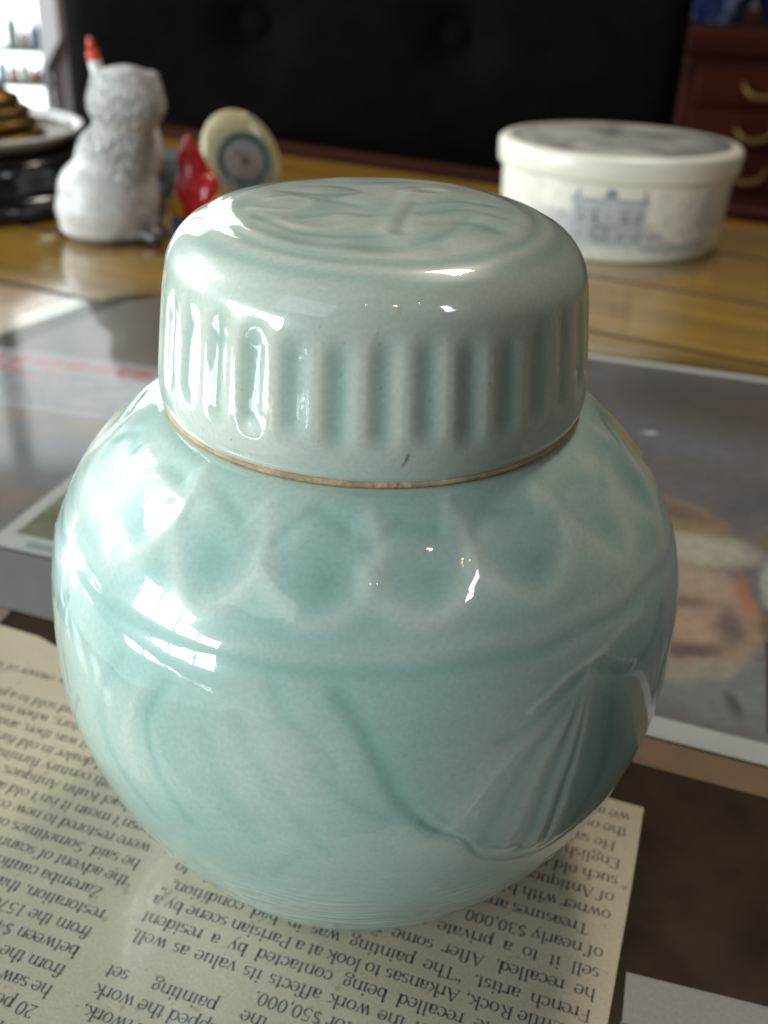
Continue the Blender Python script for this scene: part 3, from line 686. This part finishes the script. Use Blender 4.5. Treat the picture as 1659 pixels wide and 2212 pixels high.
lp = [(29.6, 84.75), (30.6, 84.9), (31.1, 85.6), (31.4, 87), (31.35, 89.7), (30.8, 95.2), (30.15, 100.7), (29.7, 103.6), (29.0, 105.9), (27.5, 108.1), (25.2, 109.8), (21.5, 110.9), (16, 111.5), (8, 111.9), (0.01, 112)]
prof_lid = resample(lp, lambda r, z, s: 0.27 if s < 55 else 0.3)
def lid_disp(T, SS, R, Z):
    D = np.zeros_like(T); P = np.full_like(T, 0.22); I = np.zeros_like(T)
    ang = np.radians(T)
    D += 0.07*fnoise(np.sin(ang)*R, Z+np.cos(ang)*R, 4, 0.16); P += 0.06*fnoise(np.sin(ang)*R, Z+np.cos(ang)*R, 8, 0.2)
    # ribbed side
    ph = (T-2.0)/360*34+0.06*fnoise(T, Z*0.0, 17, 0.06)
    kk = np.round(ph); lo = 89.4+0.5*np.sin(kk*2.1); hi = 104.2+0.6*np.sin(kk*1.3+1)
    u = (ph-kk)*2                           # -1 .. 1 across one rib pitch
    wz = np.clip((Z-lo+.9)/4.0, 0, 1)*np.clip((hi+.8-Z)/4.6, 0, 1); wz = wz*wz*(3-2*wz)
    side = (SS < 30)
    groove = (0.5+0.5*np.cos(np.pi*np.clip(u/0.92, -1, 1)))**0.9
    amp = 0.40+0.05*np.sin(kk*3.7)
    D -= side*wz*groove*amp; P += side*wz*(0.60*groove-0.16)
    # rings on the top
    top = (Z > 106).astype(float)
    for rr, wd, dp in ((25.4, 1.0, .06), (22.2, 1.1, .09)):
        q = R-rr-0.15*np.sin(ang*2+1); D -= top*dp*gauss(q, wd); P += top*0.34*gauss(q, wd*1.1); D += top*0.04*gauss(q+1.9, 1.1); P -= top*.12*gauss(q+1.7, .9)
    # incised bird and flower in the centre
    X, Y = R*np.sin(ang), -R*np.cos(ang)
    m = (R < 21.5) & (Z > 108)
    d, p = np.zeros(m.sum()), np.zeros(m.sum()); x, y = X[m], Y[m]
    S_ = [([(1.0, -12), (1.6, -6), (2.8, 0), (4, 6), (5, 10)], .9, .40, -.3), ([(2.6, -12), (3.6, -5), (5.0, 2)], .6, -.3, .3), ([(-16, -6), (-10, -12.5), (-3, -14), (3, -12)], .8, -.4, .4),
          ([(-13, -8), (-8, -11), (-3, -9.5), (0, -6)], .9, .36, -.25), ([(-17, -2), (-12, -3), (-9, 1), (-12, 4), (-15, 3)], .7, .34, -.22), ([(-14, 8), (-8, 6), (-3, 8), (-6, 12), (-11, 12)], .8, -.34, .32),
          ([(3.5, 9), (6, 12), (10, 11), (9, 8), (5, 8)], .8, .4, -.3), ([(7, -8), (12, -6), (16, -9)], .9, -.4, .4), ([(6, -3), (12, 0), (17, -2)], .9, -.36, .34), ([(6, 2), (11, 5), (16, 4)], .8, -.34, .32),
          ([(-3, 0), (-7, 3), (-5, 6)], .8, -.3, .3), ([(-10, -6), (-5, -4), (-1, -5)], .7, -.34, .32), ([(10, -14), (14, -11), (18, -6)], .9, .3, -.2), ([(-2, 15), (4, 17), (10, 15)], .8, -.3, .3), ([(5, -16), (9, -12), (13, -2)], .7, -.3, .28), ([(-16, -10), (-9, -16), (0, -18), (8, -17)], .9, -.34, .34)]
    for pts, wd, h, pl in S_: add_stroke(d, p, x, y, pts, wd*1.35, h*0.22, pl*0.75)
    D[m] += d; P[m] += p+0.16*fnoise(x, y, 41, 0.55); D[m] += 0.05*fnoise(x, y, 44, 0.5)
    # brown smudge near the rim, specks
    Xs = ang*31
    for cx, cy, a, b, k in ((4.45, 88.6, .30, .95, 1.0), (4.15, 88.0, .28, .5, .8), (4.7, 89.2, .2, .4, .7)):
        I = np.maximum(I, k*np.clip(1.4*gauss(np.hypot((Xs-cx-(Z-cy)*.35)/a, (Z-cy)/b), 1)-.3+.2*fnoise(Xs, Z, 5, 9), 0, 1)*(SS < 30)*.8)
    r = np.random.default_rng(2)
    for _ in range(36):
        cx, cy = r.uniform(-30, 30), r.uniform(87, 105)
        mm = side & (abs(Xs-cx) < 1) & (abs(Z-cy) < 1); I[mm] = np.maximum(I[mm], .6*gauss(np.hypot(Xs[mm]-cx, Z[mm]-cy), r.uniform(.07, .11)))
    return D, np.clip(P, 0, 1), np.clip(I, 0, 1)
lid = revolve('lid', prof_lid, 1020, lid_disp, glaze_lid, jar)
lathe('unglazed_rim', [(26.4, 84.9), (26.4, 84.0), (28.6, 83.95), (30.4, 84.0), (31.0, 84.45), (31.05, 84.95), (30.4, 85.2), (28.0, 85.2), (26.4, 84.9)], bisque, lid, 160)

# ------------------------------------------------------------------ figures on the desk behind the jar
def ico(bm, c, r, sub=3, rot=None):
    m = Matrix.Translation(Vector(c)*S) @ (rot or Matrix.Identity(4)) @ Matrix.Diagonal((r[0]*S, r[1]*S, r[2]*S, 1))
    bmesh.ops.create_icosphere(bm, subdivisions=sub, radius=1, matrix=m)
def cone(bm, p0, p1, r0, r1, seg=20):
    a, b = Vector(p0)*S, Vector(p1)*S; d = b-a
    m = Matrix.Translation((a+b)/2) @ d.to_track_quat('Z', 'Y').to_matrix().to_4x4()
    bmesh.ops.create_cone(bm, cap_ends=True, segments=seg, radius1=r0*S, radius2=max(r1, .01)*S, depth=d.length, matrix=m)
def melt(o, voxel, smooth=6):
    r = o.modifiers.new('remesh', 'REMESH'); r.mode = 'VOXEL'; r.voxel_size = voxel*S; r.use_smooth_shade = True
    s_ = o.modifiers.new('smooth', 'SMOOTH'); s_.factor = 0.5; s_.iterations = smooth
    return o
# white cat seen from behind
m, nt, b = new_mat('cat_glaze')
tc = N(nt, 'ShaderNodeTexCoord'); no = N(nt, 'ShaderNodeTexNoise'); no.inputs['Scale'].default_value = 240; no.inputs['Detail'].default_value = 5; no.inputs['Distortion'].default_value = 1.0
nt.links.new(tc.outputs['Object'], no.inputs['Vector'])
nt.links.new(ramp(nt, no.outputs['Fac'], [(0.3, (0.46, 0.445, 0.42)), (0.7, (0.62, 0.61, 0.58))]), b.inputs['Base Color'])
b.inputs['Roughness'].default_value = 0.35
sx = N(nt, 'ShaderNodeSeparateXYZ'); nt.links.new(tc.outputs['Object'], sx.inputs[0])
mr = N(nt, 'ShaderNodeMapRange'); mr.inputs['From Min'].default_value = 0.030; mr.inputs['From Max'].default_value = 0.040
ax = N(nt, 'ShaderNodeMath', operation='MULTIPLY_ADD'); ax.inputs[1].default_value = 0.5
nt.links.new(sx.outputs[0], ax.inputs[0]); nt.links.new(sx.outputs[2], ax.inputs[2]); nt.links.new(ax.outputs[0], mr.inputs['Value'])
bp = N(nt, 'ShaderNodeBump'); bp.inputs['Distance'].default_value = 0.007
nt.links.new(mr.outputs[0], bp.inputs['Strength']); nt.links.new(no.outputs['Fac'], bp.inputs['Height']); nt.links.new(bp.outputs[0], b.inputs['Normal'])
cat_mat = m
cat = thing('cat_figurine', 'white ceramic cat figurine with a furry back, seen from behind', 'figurine', (-129, 372, ZB))
bm = bmesh.new()
ico(bm, (-2, 0, 14), (23.5, 19, 15.5)); ico(bm, (-1, 1, 22), (23, 18, 18)); ico(bm, (4, 2, 36), (18.5, 15, 18)); ico(bm, (9, 3, 47), (15.2, 13.5, 14))
ico(bm, (12, 1, 62), (18.4, 16, 14)); ico(bm, (12, 2, 66), (17.4, 15, 12.5)); ico(bm, (11, 3, 20), (13, 13, 20)); ico(bm, (13, 3, 8), (10, 12, 9))
ico(bm, (-3, 0, 6), (21.5, 18, 7)); ico(bm, (6, 2, 5), (17, 16, 6))
cone(bm, (23, 3, 70), (26, 2, 76.0), 5.5, 2.6); ico(bm, (11, 2, 71.5), (15.5, 11, 6.5))
melt(from_bm('body', bm, cat_mat, cat, True), 1.1, 22)
bm = bmesh.new(); ico(bm, (20, -4, 4.6), (7, 8, 4.8)); ico(bm, (23, -8, 3.6), (5, 5, 3.8))
melt(from_bm('paw', bm, simple('dark_grey_glaze', (0.06, 0.055, 0.05), 0.3, 0.3, 90), cat, True), .8, 3)
# red-tipped white pen leaning behind the cat
pen = thing('pen', 'white pen with a pointed red tip leaning up behind the cat', 'pen', (-122, 394, ZB))
d = Vector((-16, 0, 95)); u_ = d.normalized()
def along(t): return tuple(u_*t)
bm = bmesh.new(); cone(bm, along(0.5), along(79), 3.2, 3.0); bmesh.ops.bevel(bm, geom=bm.edges[:], offset=.3*S, segments=1, affect='EDGES')
from_bm('barrel', bm, simple('white_plastic', (0.68, 0.66, 0.62), 0.35, 0.05), pen, True)
bm = bmesh.new(); cone(bm, along(78.6), along(82), 3.3, 2.9); cone(bm, along(81.9), along(88.5), 2.9, 0.7)
from_bm('tip', bm, simple('red_plastic', (0.62, 0.05, 0.03), 0.35, 0.1), pen, True)
# small blue and white vase behind the cat
vs_ = thing('small_vase', 'small vase, white above and blue grey below, mostly hidden behind the cat', 'vase', (-118, 402, ZB))
lathe('neck', [(0, 22), (7, 22), (9, 26), (10.4, 34), (10, 42), (8, 48), (0, 49)], simple('white_porcelain', (0.66, 0.68, 0.68), 0.2, 0.05), vs_)
lathe('base', [(0, 0), (7, 0), (9.5, 4), (11, 12), (9.5, 19), (7.2, 22.4), (0, 22.4)], simple('blue_grey_porcelain', (0.10, 0.12, 0.17), 0.2, 0.3, 120), vs_)
# grey box
gb = thing('grey_box', 'small dark grey box behind the parrot and the cat', 'box', (-108, 470, ZB), -12)
box('base', (-30, 30, -12, 12, 0, 12), simple('dark_grey_card', (0.045, 0.045, 0.045), 0.6, 0.15), gb, 0.8)
box('top', (-31, 31, -13, 13, 12.1, 20), simple('grey_lid_card', (0.075, 0.075, 0.072), 0.6, 0.15), gb, 0.8)
# parrot
par = thing('parrot_figurine', 'glossy red parrot figurine with yellow and blue wing feathers, beside the cat', 'figurine', (-89, 392, ZB))
redg = simple('red_glaze', (0.50, 0.014, 0.02), 0.22, 0.08, 30)
bm = bmesh.new()
ico(bm, (0, 0, 13), (10.5, 10, 14)); ico(bm, (1.5, 0, 22), (8.8, 9, 9)); ico(bm, (-1.5, 0, 27), (7.2, 8, 12)); ico(bm, (-3.2, 0, 35.5), (5.4, 6.6, 8.5)); cone(bm, (-4.2, -1, 39), (-3, -2, 47), 4.0, 1.2); ico(bm, (-7, -3, 34), (2.6, 3.2, 5))
for sgn in (-1, 1): ico(bm, (6.0*sgn, -2.5, 19), (4.8, 8.0, 9.5), 3, Matrix.Rotation(math.radians(12*sgn), 4, 'Y'))
melt(from_bm('body', bm, redg, par, True), .7, 40)
yel = simple('yellow_glaze', (0.62, 0.33, 0.02), 0.2, 0.1); blu = simple('blue_glaze', (0.05, 0.14, 0.45), 0.2, 0.15)
for sgn in (-1, 1):
    R_ = Matrix.Rotation(math.radians(12*sgn), 4, 'Y')
    bm = bmesh.new(); ico(bm, (9.0*sgn, -3.8, 12.0), (3.8, 8.2, 7.6), 4, R_); wing = from_bm('wing', bm, yel, par, True)
    bm = bmesh.new(); ico(bm, (8.8*sgn, -4.4, 5.0), (4.0, 8.2, 5), 4, R_); from_bm('blue_feathers', bm, blu, wing, True)
bm = bmesh.new(); cone(bm, (0, 2, 0.2), (0, 0, 4), 9.5, 9); from_bm('base', bm, blu, par, True)
# cream oval plaque
plq = thing('oval_plaque', 'cream oval standing plaque with a round picture ringed in teal, beside the parrot', 'plaque', (-73, 436, ZB), 8)
cream = simple('cream_resin', (0.50, 0.43, 0.25), 0.18, 0.06, 40)
R_ = Matrix.Rotation(math.radians(-12), 4, 'X') @ Matrix.Rotation(math.radians(-24), 4, 'Y')
PC = Matrix.Rotation(math.radians(-12), 4, 'X') @ Vector((0, 0, 25.0))
def face_disc(name, rx, rz, cx, cz, y0, y1, mat, n=48, ring=None):
    bm = bmesh.new()
    def loop(f, y): return [bm.verts.new((PC + R_ @ Vector((cx+rx*f*math.cos(2*math.pi*k/n), y, cz+rz*f*math.sin(2*math.pi*k/n))))*S) for k in range(n)]
    rings = [loop(1.0, y1), loop(1.0, y0+1.2*(0 if ring else 1)), loop(0.93 if not ring else 1.0, y0)]
    if ring: rings += [loop(ring, y0), loop(ring, y1)]
    else: rings.append(loop(0.5, y0-0.3))
    for A_, B_ in zip(rings, rings[1:]):
        for k in range(n): bm.faces.new((A_[k], A_[(k+1) % n], B_[(k+1) % n], B_[k]))
    if not ring: bm.faces.new(rings[-1]); bm.faces.new(rings[0][::-1])
    else:
        for k in range(n): bm.faces.new((rings[-1][k], rings[-1][(k+1) % n], rings[0][(k+1) % n], rings[0][k]))
    bmesh.ops.recalc_face_normals(bm, faces=bm.faces)
    return from_bm(name, bm, mat, plq, True)
bm = bmesh.new(); ico(bm, tuple(PC), (20, 5, 26), 4, R_); ico(bm, (2, 3, 3), (14, 10, 3))
melt(from_bm('frame', bm, cream, plq, True), .9, 4)
face_disc('ring', 13.8, 14.4, 1.0, -1.0, -5.6, -3, simple('teal_paint', (0.045, 0.12, 0.13), 0.35, 0.3, 200), ring=0.80)
fd = face_disc('picture', 11.2, 11.7, 1.0, -1.0, -5.2, -3, colour_print('picture_print', [(0.35, (0.26, 0.29, 0.33)), (0.5, (0.42, 0.42, 0.42)), (0.7, (0.48, 0.46, 0.45))], 90))
face_disc('picture_centre', 2.0, 2.6, 1.8, -1.5, -5.8, -5, simple('brown_paint', (0.16, 0.09, 0.05), 0.5), 20)

# ------------------------------------------------------------------ oval porcelain box with a mansion print
BX, BY, BA, BB = 117, 401, 59.0, 47.0
obx = thing('oval_box', 'white oval porcelain box printed with a grey mansion', 'box', (BX, BY, ZB), -3)
porc = simple('cream_white_porcelain', (0.72, 0.69, 0.58), 0.22, 0.04, 30)
def oval(prof, name, mat, parent):
    return lathe(name, [(q, z) for q, z in prof], mat, parent, 96, 1.0, 1.0) if False else oval_l(prof, name, mat, parent)
def oval_l(prof, name, mat, parent, seg=110):
    V, F = [], []; rows = []
    for off, z in prof:                   # off: inset from the lid's outline in mm, None = pole
        if off is None: rows.append([len(V)]); V.append((0, 0, z*S)); continue
        rows.append(list(range(len(V), len(V)+seg)))
        for k in range(seg):
            t = 2*math.pi*k/seg; V.append(((BA-off)*math.cos(t)*S, (BB-off)*math.sin(t)*S, z*S))
    for A_, B_ in zip(rows, rows[1:]):
        for k in range(seg):
            k2 = (k+1) % seg
            if len(A_) == 1: F.append((A_[0], B_[k2], B_[k]))
            elif len(B_) == 1: F.append((A_[k], A_[k2], B_[0]))
            else: F.append((A_[k], A_[k2], B_[k2], B_[k]))
    return raw(name, V, F, mat, parent, True)
bodyb = oval_l([(None, 0), (8, 0), (6.4, 0.3), (5.4, 1.6), (4.6, 5), (3.2, 20), (2.6, 37), (2.6, 42), (None, 42)], 'body', porc, obx)
lidb = oval_l([(4.5, 39), (1.2, 37.9), (0.3, 38.3), (0, 39.4), (-.2, 43), (-.3, 47), (.2, 48.6), (1.4, 49.4), (4, 49.7), (20, 50.6), (None, 51)], 'lid', porc, obx)
lidp = colour_print('grey_landscape_print', [(0.34, (0.10, 0.10, 0.09)), (0.46, (0.24, 0.23, 0.20)), (0.58, (0.40, 0.385, 0.335)), (0.75, (0.44, 0.43, 0.38))], 34, 0.3)
oval_l([(5.5, 49.95), (20, 50.75), (None, 51.15)], 'lid_print', lidp, lidb)
def off_at(z):
    return float(np.interp(z, [0, 1.6, 5, 20, 37], [6.4, 5.4, 4.6, 3.2, 2.6]))
def wrap(x, z, up=0.12):
    a, b_ = BA-off_at(z)+up, BB-off_at(z)+up
    q = max(0.0, 1-(x/a)**2); return (x*S, -b_*math.sqrt(q)*S, z*S)
def on_box(name, rects, mat):
    V, F = [], []
    for x0, x1, z0, z1 in rects:
        nx, nz = max(1, int((x1-x0)/2)), max(1, int((z1-z0)/4)); b0 = len(V)
        for j in range(nz+1):
            for i in range(nx+1): V.append(wrap(x0+(x1-x0)*i/nx, z0+(z1-z0)*j/nz))
        for j in range(nz):
            for i in range(nx): F.append((b0+j*(nx+1)+i, b0+j*(nx+1)+i+1, b0+(j+1)*(nx+1)+i+1, b0+(j+1)*(nx+1)+i))
    return raw(name, V, F, mat, bodyb)
def spots(name, discs, mat):
    V, F = [], []
    for x, z, r in discs:
        b0 = len(V); V += [wrap(x+r*math.cos(k*math.pi/4), max(.5, z+r*.8*math.sin(k*math.pi/4)), 0.16) for k in range(8)]; F.append(tuple(range(b0, b0+8)))
    return raw(name, V, F, mat, bodyb)
pg1 = simple('grey_blue_print', (0.12, 0.14, 0.16), 0.35, 0.25, 600); pg2 = simple('pale_grey_print', (0.43, 0.445, 0.44), 0.35, 0.12, 300); pg3 = simple('mid_grey_print', (0.22, 0.245, 0.255), 0.35, 0.2, 500)
mx0, mx1 = -24.5, 9.5                    # the mansion's front
on_box('facade_print', [(mx0, mx1, 8.5, 31)], pg2)
rc = []
for fx in (0.06, 0.25, 0.66, 0.84):
    x0 = mx0+(mx1-mx0)*fx
    rc += [(x0, x0+4.2, 20.5, 26), (x0, x0+4.2, 11, 15.5)]
rc += [(-9.6, -5.6, 10.5, 17), (-9, -6.2, 21, 26.5)]
on_box('window_print', [(a, b_, c_, d_) for a, b_, c_, d_ in rc], pg1)
on_box('cornice_print', [(mx0-.8, mx1+.8, 28.6, 30.8), (mx0, mx1, 18, 18.9), (-10.5, -4.6, 30.8, 33.4), (-9.6, -5.6, 33.4, 35.2), (-23, -21.4, 30.8, 34.4), (7.2, 8.8, 30.8, 34.6), (-13, -2, 17, 18), (-13, -12, 9, 17), (-3, -2, 9, 17)], pg3)
sp1, sp2 = [], []
for _ in range(420):
    x = rng.gauss(-30, 5); z = rng.uniform(6, 24); sp2.append((x, z, rng.uniform(.25, .8)))
for _ in range(420):
    x = rng.uniform(7, 40); z = 8+max(0, 16-(x-7)*0.9)*rng.random()**1.4+rng.gauss(0, 1.2); (sp1 if x < 18 and rng.random() < .5 else sp2).append((x, max(3, z), rng.uniform(.25, .8)))
for _ in range(260): sp2.append((rng.uniform(-40, 44), rng.gauss(6.5, 1.2), rng.uniform(.2, .7)))
for _ in range(500): sp2.append((rng.uniform(-48, 46), rng.gauss(16, 8) % 32+3, rng.uniform(.2, .6)))
for _ in range(300):
    x = rng.gauss(40, 6); sp2.append((min(x, 52), rng.gauss(19, 7) % 34+2, rng.uniform(.25, .8)))
for _ in range(60): sp1.append((rng.gauss(-10.6, 2.2), rng.uniform(9, 20), rng.uniform(.3, .8)))
spots('tree_print', sp1, pg3); spots('foliage_print', sp2, pg2)

# ------------------------------------------------------------------ brass ornament, dish and black stand (far left)
stand = thing('black_stand', 'glossy black pedestal carrying the white-rimmed dish', 'stand', (-208, 440, ZB))
blk = simple('black_lacquer', (0.006, 0.006, 0.007), 0.18, 0.2)
lathe('foot', [(0, 0), (60, 0), (62, 2), (61, 7), (58, 10), (56, 12), (0, 12)], blk, stand, 72)
lathe('column', [(0, 11.5), (57, 11.5), (55, 15), (54, 20), (53, 25), (48, 28.5), (0, 28.6)], blk, stand, 72)
dish = thing('dish', 'shallow brown dish with a broad white rim on the black stand', 'dish', (-208, 440, ZB))
lathe('bowl', [(0, 28.65), (30, 28.7), (42, 30), (47, 34.2), (46.4, 35.0), (40, 32.2), (28, 31), (0, 30.8)], simple('brown_dish_glaze', (0.13, 0.09, 0.055), 0.3, 0.2, 50), dish, 80)
lathe('rim', [(45.6, 34.3), (50.5, 36.6), (51.6, 37.8), (50.6, 38.4), (46.2, 36.4), (45.2, 35.2), (45.6, 34.3)], simple('white_rim_glaze', (0.62, 0.62, 0.60), 0.2, 0.05), dish, 96)
brass = simple('old_brass', (0.13, 0.075, 0.02), 0.45, 0.35, 200, metal=0.9)
orn = thing('brass_ornament', 'ribbed brass ornament sitting in the dish', 'ornament', (-204, 440, ZB+30.9))
lathe('base', [(0, 0), (26, 0), (28, 1.5), (27, 4), (22, 5.2), (0, 5.4)], brass, orn, 64)
lathe('middle', [(0, 5.2), (20, 5.2), (24, 7), (24.6, 9), (21, 11), (19, 11.6), (21, 13), (21.5, 15), (18, 17), (0, 17.2)], brass, orn, 64)
lathe('knob', [(0, 17), (15, 17), (17, 19), (16, 21.5), (12, 23), (10, 25), (6, 27.4), (0, 28)], brass, orn, 64)

# ------------------------------------------------------------------ chair behind the desk
fab = simple('black_fabric', (0.0042, 0.0038, 0.0024), 0.95, 0.3, 60, bump=0.4, bscale=700, spec=0.1)
chair = thing('chair', 'tall black upholstered chair back with buttons behind the desk', 'chair', (-6, 720, -740))
btn = [(-87, 803), (58, 800), (-87, 640), (58, 640)]
nx, nz = 90, 120; V, F = [], []
X0, X1, ZA, ZC = -226, 226, 420, 862
for j in range(nz+1):
    for i in range(nx+1):
        x, z = X0+(X1-X0)*i/nx, ZA+(ZC-ZA)*j/nz
        ed = min(x-X0, X1-x, z-ZA, ZC-z); y = -26+14*math.exp(-ed/9.0)
        for bx, bz in btn: y += 15*math.exp(-((x-bx)**2+(z-bz)**2)/(2*16**2))
        V.append((x*S, y*S, z*S))
for j in range(nz):
    for i in range(nx): F.append((j*(nx+1)+i, j*(nx+1)+i+1, (j+1)*(nx+1)+i+1, (j+1)*(nx+1)+i))
nb = len(V); idx = lambda i, j: j*(nx+1)+i
edge = [idx(i, 0) for i in range(nx+1)]+[idx(nx, j) for j in range(1, nz+1)]+[idx(i, nz) for i in range(nx-1, -1, -1)]+[idx(0, j) for j in range(nz-1, 0, -1)]
for k in edge: V.append((V[k][0], 0.03, V[k][2]))
for k in range(len(edge)):
    k2 = (k+1) % len(edge); F.append((edge[k2], edge[k], nb+k, nb+k2))
F.append(tuple(nb+k for k in range(len(edge))))
raw('backrest', V, F, fab, chair, True)
for bx, bz in btn:
    bm = bmesh.new(); ico(bm, (bx, -12, bz), (11, 5, 11)); from_bm('button', bm, fab, chair, True)
blackwood = simple('black_wood', (0.012, 0.009, 0.007), 0.4, 0.2)
for sx_ in (-200, 200):
    box('leg', (sx_-18, sx_+18, -5, 28, 0, 430), blackwood, chair, 3)
    box('leg', (sx_-18, sx_+18, 400, 436, 0, 400), blackwood, chair, 3)
box('seat', (-230, 230, 5, 440, 395, 470), fab, chair, 14)

# ------------------------------------------------------------------ chest of drawers with porcelain on top (right)
maho = wood('mahogany', (0.024, 0.005, 0.002), (0.060, 0.013, 0.004), 0.55, 20, 0.2)
maho.node_tree.nodes['Principled BSDF'].inputs['Specular IOR Level'].default_value = 0.15; maho.node_tree.nodes['Principled BSDF'].inputs['Coat Weight'].default_value = 0.0
cb = simple('aged_brass', (0.24, 0.16, 0.06), 0.45, 0.2, 80, metal=0.85)
chest = thing('chest_of_drawers', 'dark red mahogany chest of drawers with brass handles', 'chest', (930, 1900, -740))
box('carcass', (-400, 400, 0, 420, 0, 660), maho, chest, 4)
box('top', (-412, 412, -16, 424, 660.2, 702), maho, chest, 6)
zz = 646
for k in range(8):
    h = 70; z1 = zz-6; z0 = z1-h+8
    dr = box('drawer', (-380, 380, -14, 0.5, z0, z1), maho, chest, 3); zz -= h+3
    for hx in (-265, 265):
        V, F = [], []; n_ = 20
        bm = bmesh.new(); prev = None
        for q in range(n_+1):
            t = math.pi*q/n_; c_ = Vector((hx-34*math.cos(t), -18-16*math.sin(t), (z0+z1)/2+8-22*math.sin(t)))*S
            ring = [bm.verts.new(c_+Vector((0, 6*math.cos(a), 6*math.sin(a)))*S) for a in (0, 1.05, 2.1, 3.14, 4.19, 5.24)]
            if prev:
                for a in range(6): bm.faces.new((prev[a], prev[(a+1) % 6], ring[(a+1) % 6], ring[a]))
            prev = ring
        from_bm('handle', bm, cb, dr, True)
m, nt, b = new_mat('blue_white_porcelain')
tc = N(nt, 'ShaderNodeTexCoord'); no = N(nt, 'ShaderNodeTexNoise'); no.inputs['Scale'].default_value = 22; no.inputs['Detail'].default_value = 3; no.inputs['Distortion'].default_value = 1.2
nt.links.new(tc.outputs['Object'], no.inputs['Vector'])
nt.links.new(ramp(nt, no.outputs['Fac'], [(0.42, (0.008, 0.015, 0.06)), (0.52, (0.03, 0.05, 0.12)), (0.60, (0.14, 0.17, 0.22))]), b.inputs['Base Color']); b.inputs['Roughness'].default_value = 0.15
for nm, lab, x, y, s_ in (('porcelain_jar', 'blue and white porcelain jar at the end of the chest top beside the chair', 600, 2010, 1.0), ('porcelain_jar', 'blue and white porcelain jar further along the chest top', 735, 2020, 1.1)):
    o = lathe(nm, [(0, 0), (38*s_, 0), (42*s_, 4), (58*s_, 40), (64*s_, 80), (58*s_, 120), (40*s_, 150), (30*s_, 160), (33*s_, 175), (0, 176)], m, None, 56)
    o.location = (x*S, y*S, -0.0378); tag(o, lab, 'jar', None)

# ------------------------------------------------------------------ bright shop window (far left)
pane_mat, nt, b = new_mat('daylit_pane')
tc = N(nt, 'ShaderNodeTexCoord'); no = N(nt, 'ShaderNodeTexNoise'); no.inputs['Scale'].default_value = 9; no.inputs['Detail'].default_value = 3
nt.links.new(tc.outputs['Object'], no.inputs['Vector'])
nt.links.new(ramp(nt, no.outputs['Fac'], [(0.35, (0.62, 0.80, 0.78)), (0.6, (1, 1, 1))]), b.inputs['Emission Color']); b.inputs['Emission Strength'].default_value = 3.2; b.inputs['Base Color'].default_value = (0.1, 0.1, 0.1, 1)
win = thing('shop_window', 'bright shop window with a pale grey frame behind the brass ornament', 'window', (-900, 2700, -740))
box('pane', (-650, 330, 0, 6, 300, 2100), pane_mat, win)
fgrey = simple('grey_frame_paint', (0.55, 0.53, 0.53), 0.5, 0.08, 10)
box('frame', (-700, 380, -30, 30, 240, 299.5), fgrey, win, 4); box('frame', (-700, 380, -30, 30, 2100.5, 2160), fgrey, win, 4)
box('mullion', (-140, -85, -30, -0.5, 300, 2100), fgrey, win, 4)
box('sill', (-720, 400, -160, -30.5, 255, 290), fgrey, win, 4)
for x_ in (-660, 340): box('leg', (x_-20, x_+20, -20, 20, 0, 239.5), fgrey, win, 3)
post = thing('grey_post', 'pale grey post with a cut-out notch between window and chair', 'post', (-474, 1500, -740))
bm = bmesh.new()
outl = [(-16, 0), (-7, 0), (-7, 640), (-4, 655), (18, 690), (18, 1080), (-9, 1080), (-9, 700)]
vv = [bm.verts.new((x_*S, 0, z_*S)) for x_, z_ in outl]; f = bm.faces.new(vv)
r_ = bmesh.ops.extrude_face_region(bm, geom=[f])
for v_ in [g_ for g_ in r_['geom'] if isinstance(g_, bmesh.types.BMVert)]: v_.co.y += 0.03
bmesh.ops.recalc_face_normals(bm, faces=bm.faces); from_bm('front_panel', bm, simple('grey_post_paint', (0.60, 0.56, 0.56), 0.5, 0.08, 10), post)
box('side_panel', (-7, 46, 30.5, 42, 0, 1080), simple('dark_grey_post_paint', (0.36, 0.33, 0.33), 0.5, 0.1, 10), post, 1)
shelf = thing('display_shelf', 'green edged display shelf in front of the bright window', 'shelf', (-760, 2300, -740))
gsh = simple('green_shelf', (0.16, 0.30, 0.22), 0.4, 0.2)
for z_ in (497, 565, 700): box('shelf_board', (-260, 70, 0, 60, z_, z_+9), gsh, shelf, 1.5)
for x_ in (-258, 66): box('upright', (x_-6, x_+6, 60.5, 70, 0, 1100), gsh, shelf, 1)
its = [(-722, 2330, 506.2, 9, 46, (0.03, 0.06, 0.30), 'dark blue'), (-742, 2330, 506.2, 10, 26, (0.50, 0.10, 0.03), 'orange red'), (-764, 2330, 506.2, 10, 40, (0.55, 0.60, 0.60), 'pale grey'), (-788, 2330, 506.2, 10, 34, (0.45, 0.10, 0.08), 'brick red'), (-812, 2330, 506.2, 9, 44, (0.10, 0.14, 0.34), 'slate blue'),
       (-735, 2330, 574.2, 11, 50, (0.14, 0.20, 0.38), 'steel blue'), (-758, 2330, 574.2, 9, 36, (0.42, 0.16, 0.08), 'russet'), (-782, 2330, 574.2, 12, 66, (0.45, 0.55, 0.52), 'pale green')]
for x_, y_, z_, r_, h_, c_, nm in its:
    where = {506.2: 'lowest', 574.2: 'middle'}[z_]
    o = lathe('bottle', [(0, 0), (r_, 0), (r_*1.04, 3), (r_, h_*.62), (r_*.5, h_*.8), (r_*.42, h_*.96), (r_*.5, h_), (0, h_)], simple('bottle_'+nm.replace(' ', '_'), c_, 0.25, 0.1), None, 28)
    o.location = (x_*S, y_*S, (z_-740)*S); tag(o, nm+' bottle on the '+where+' board of the window shelf', 'bottle', 'bottles on the window shelf')
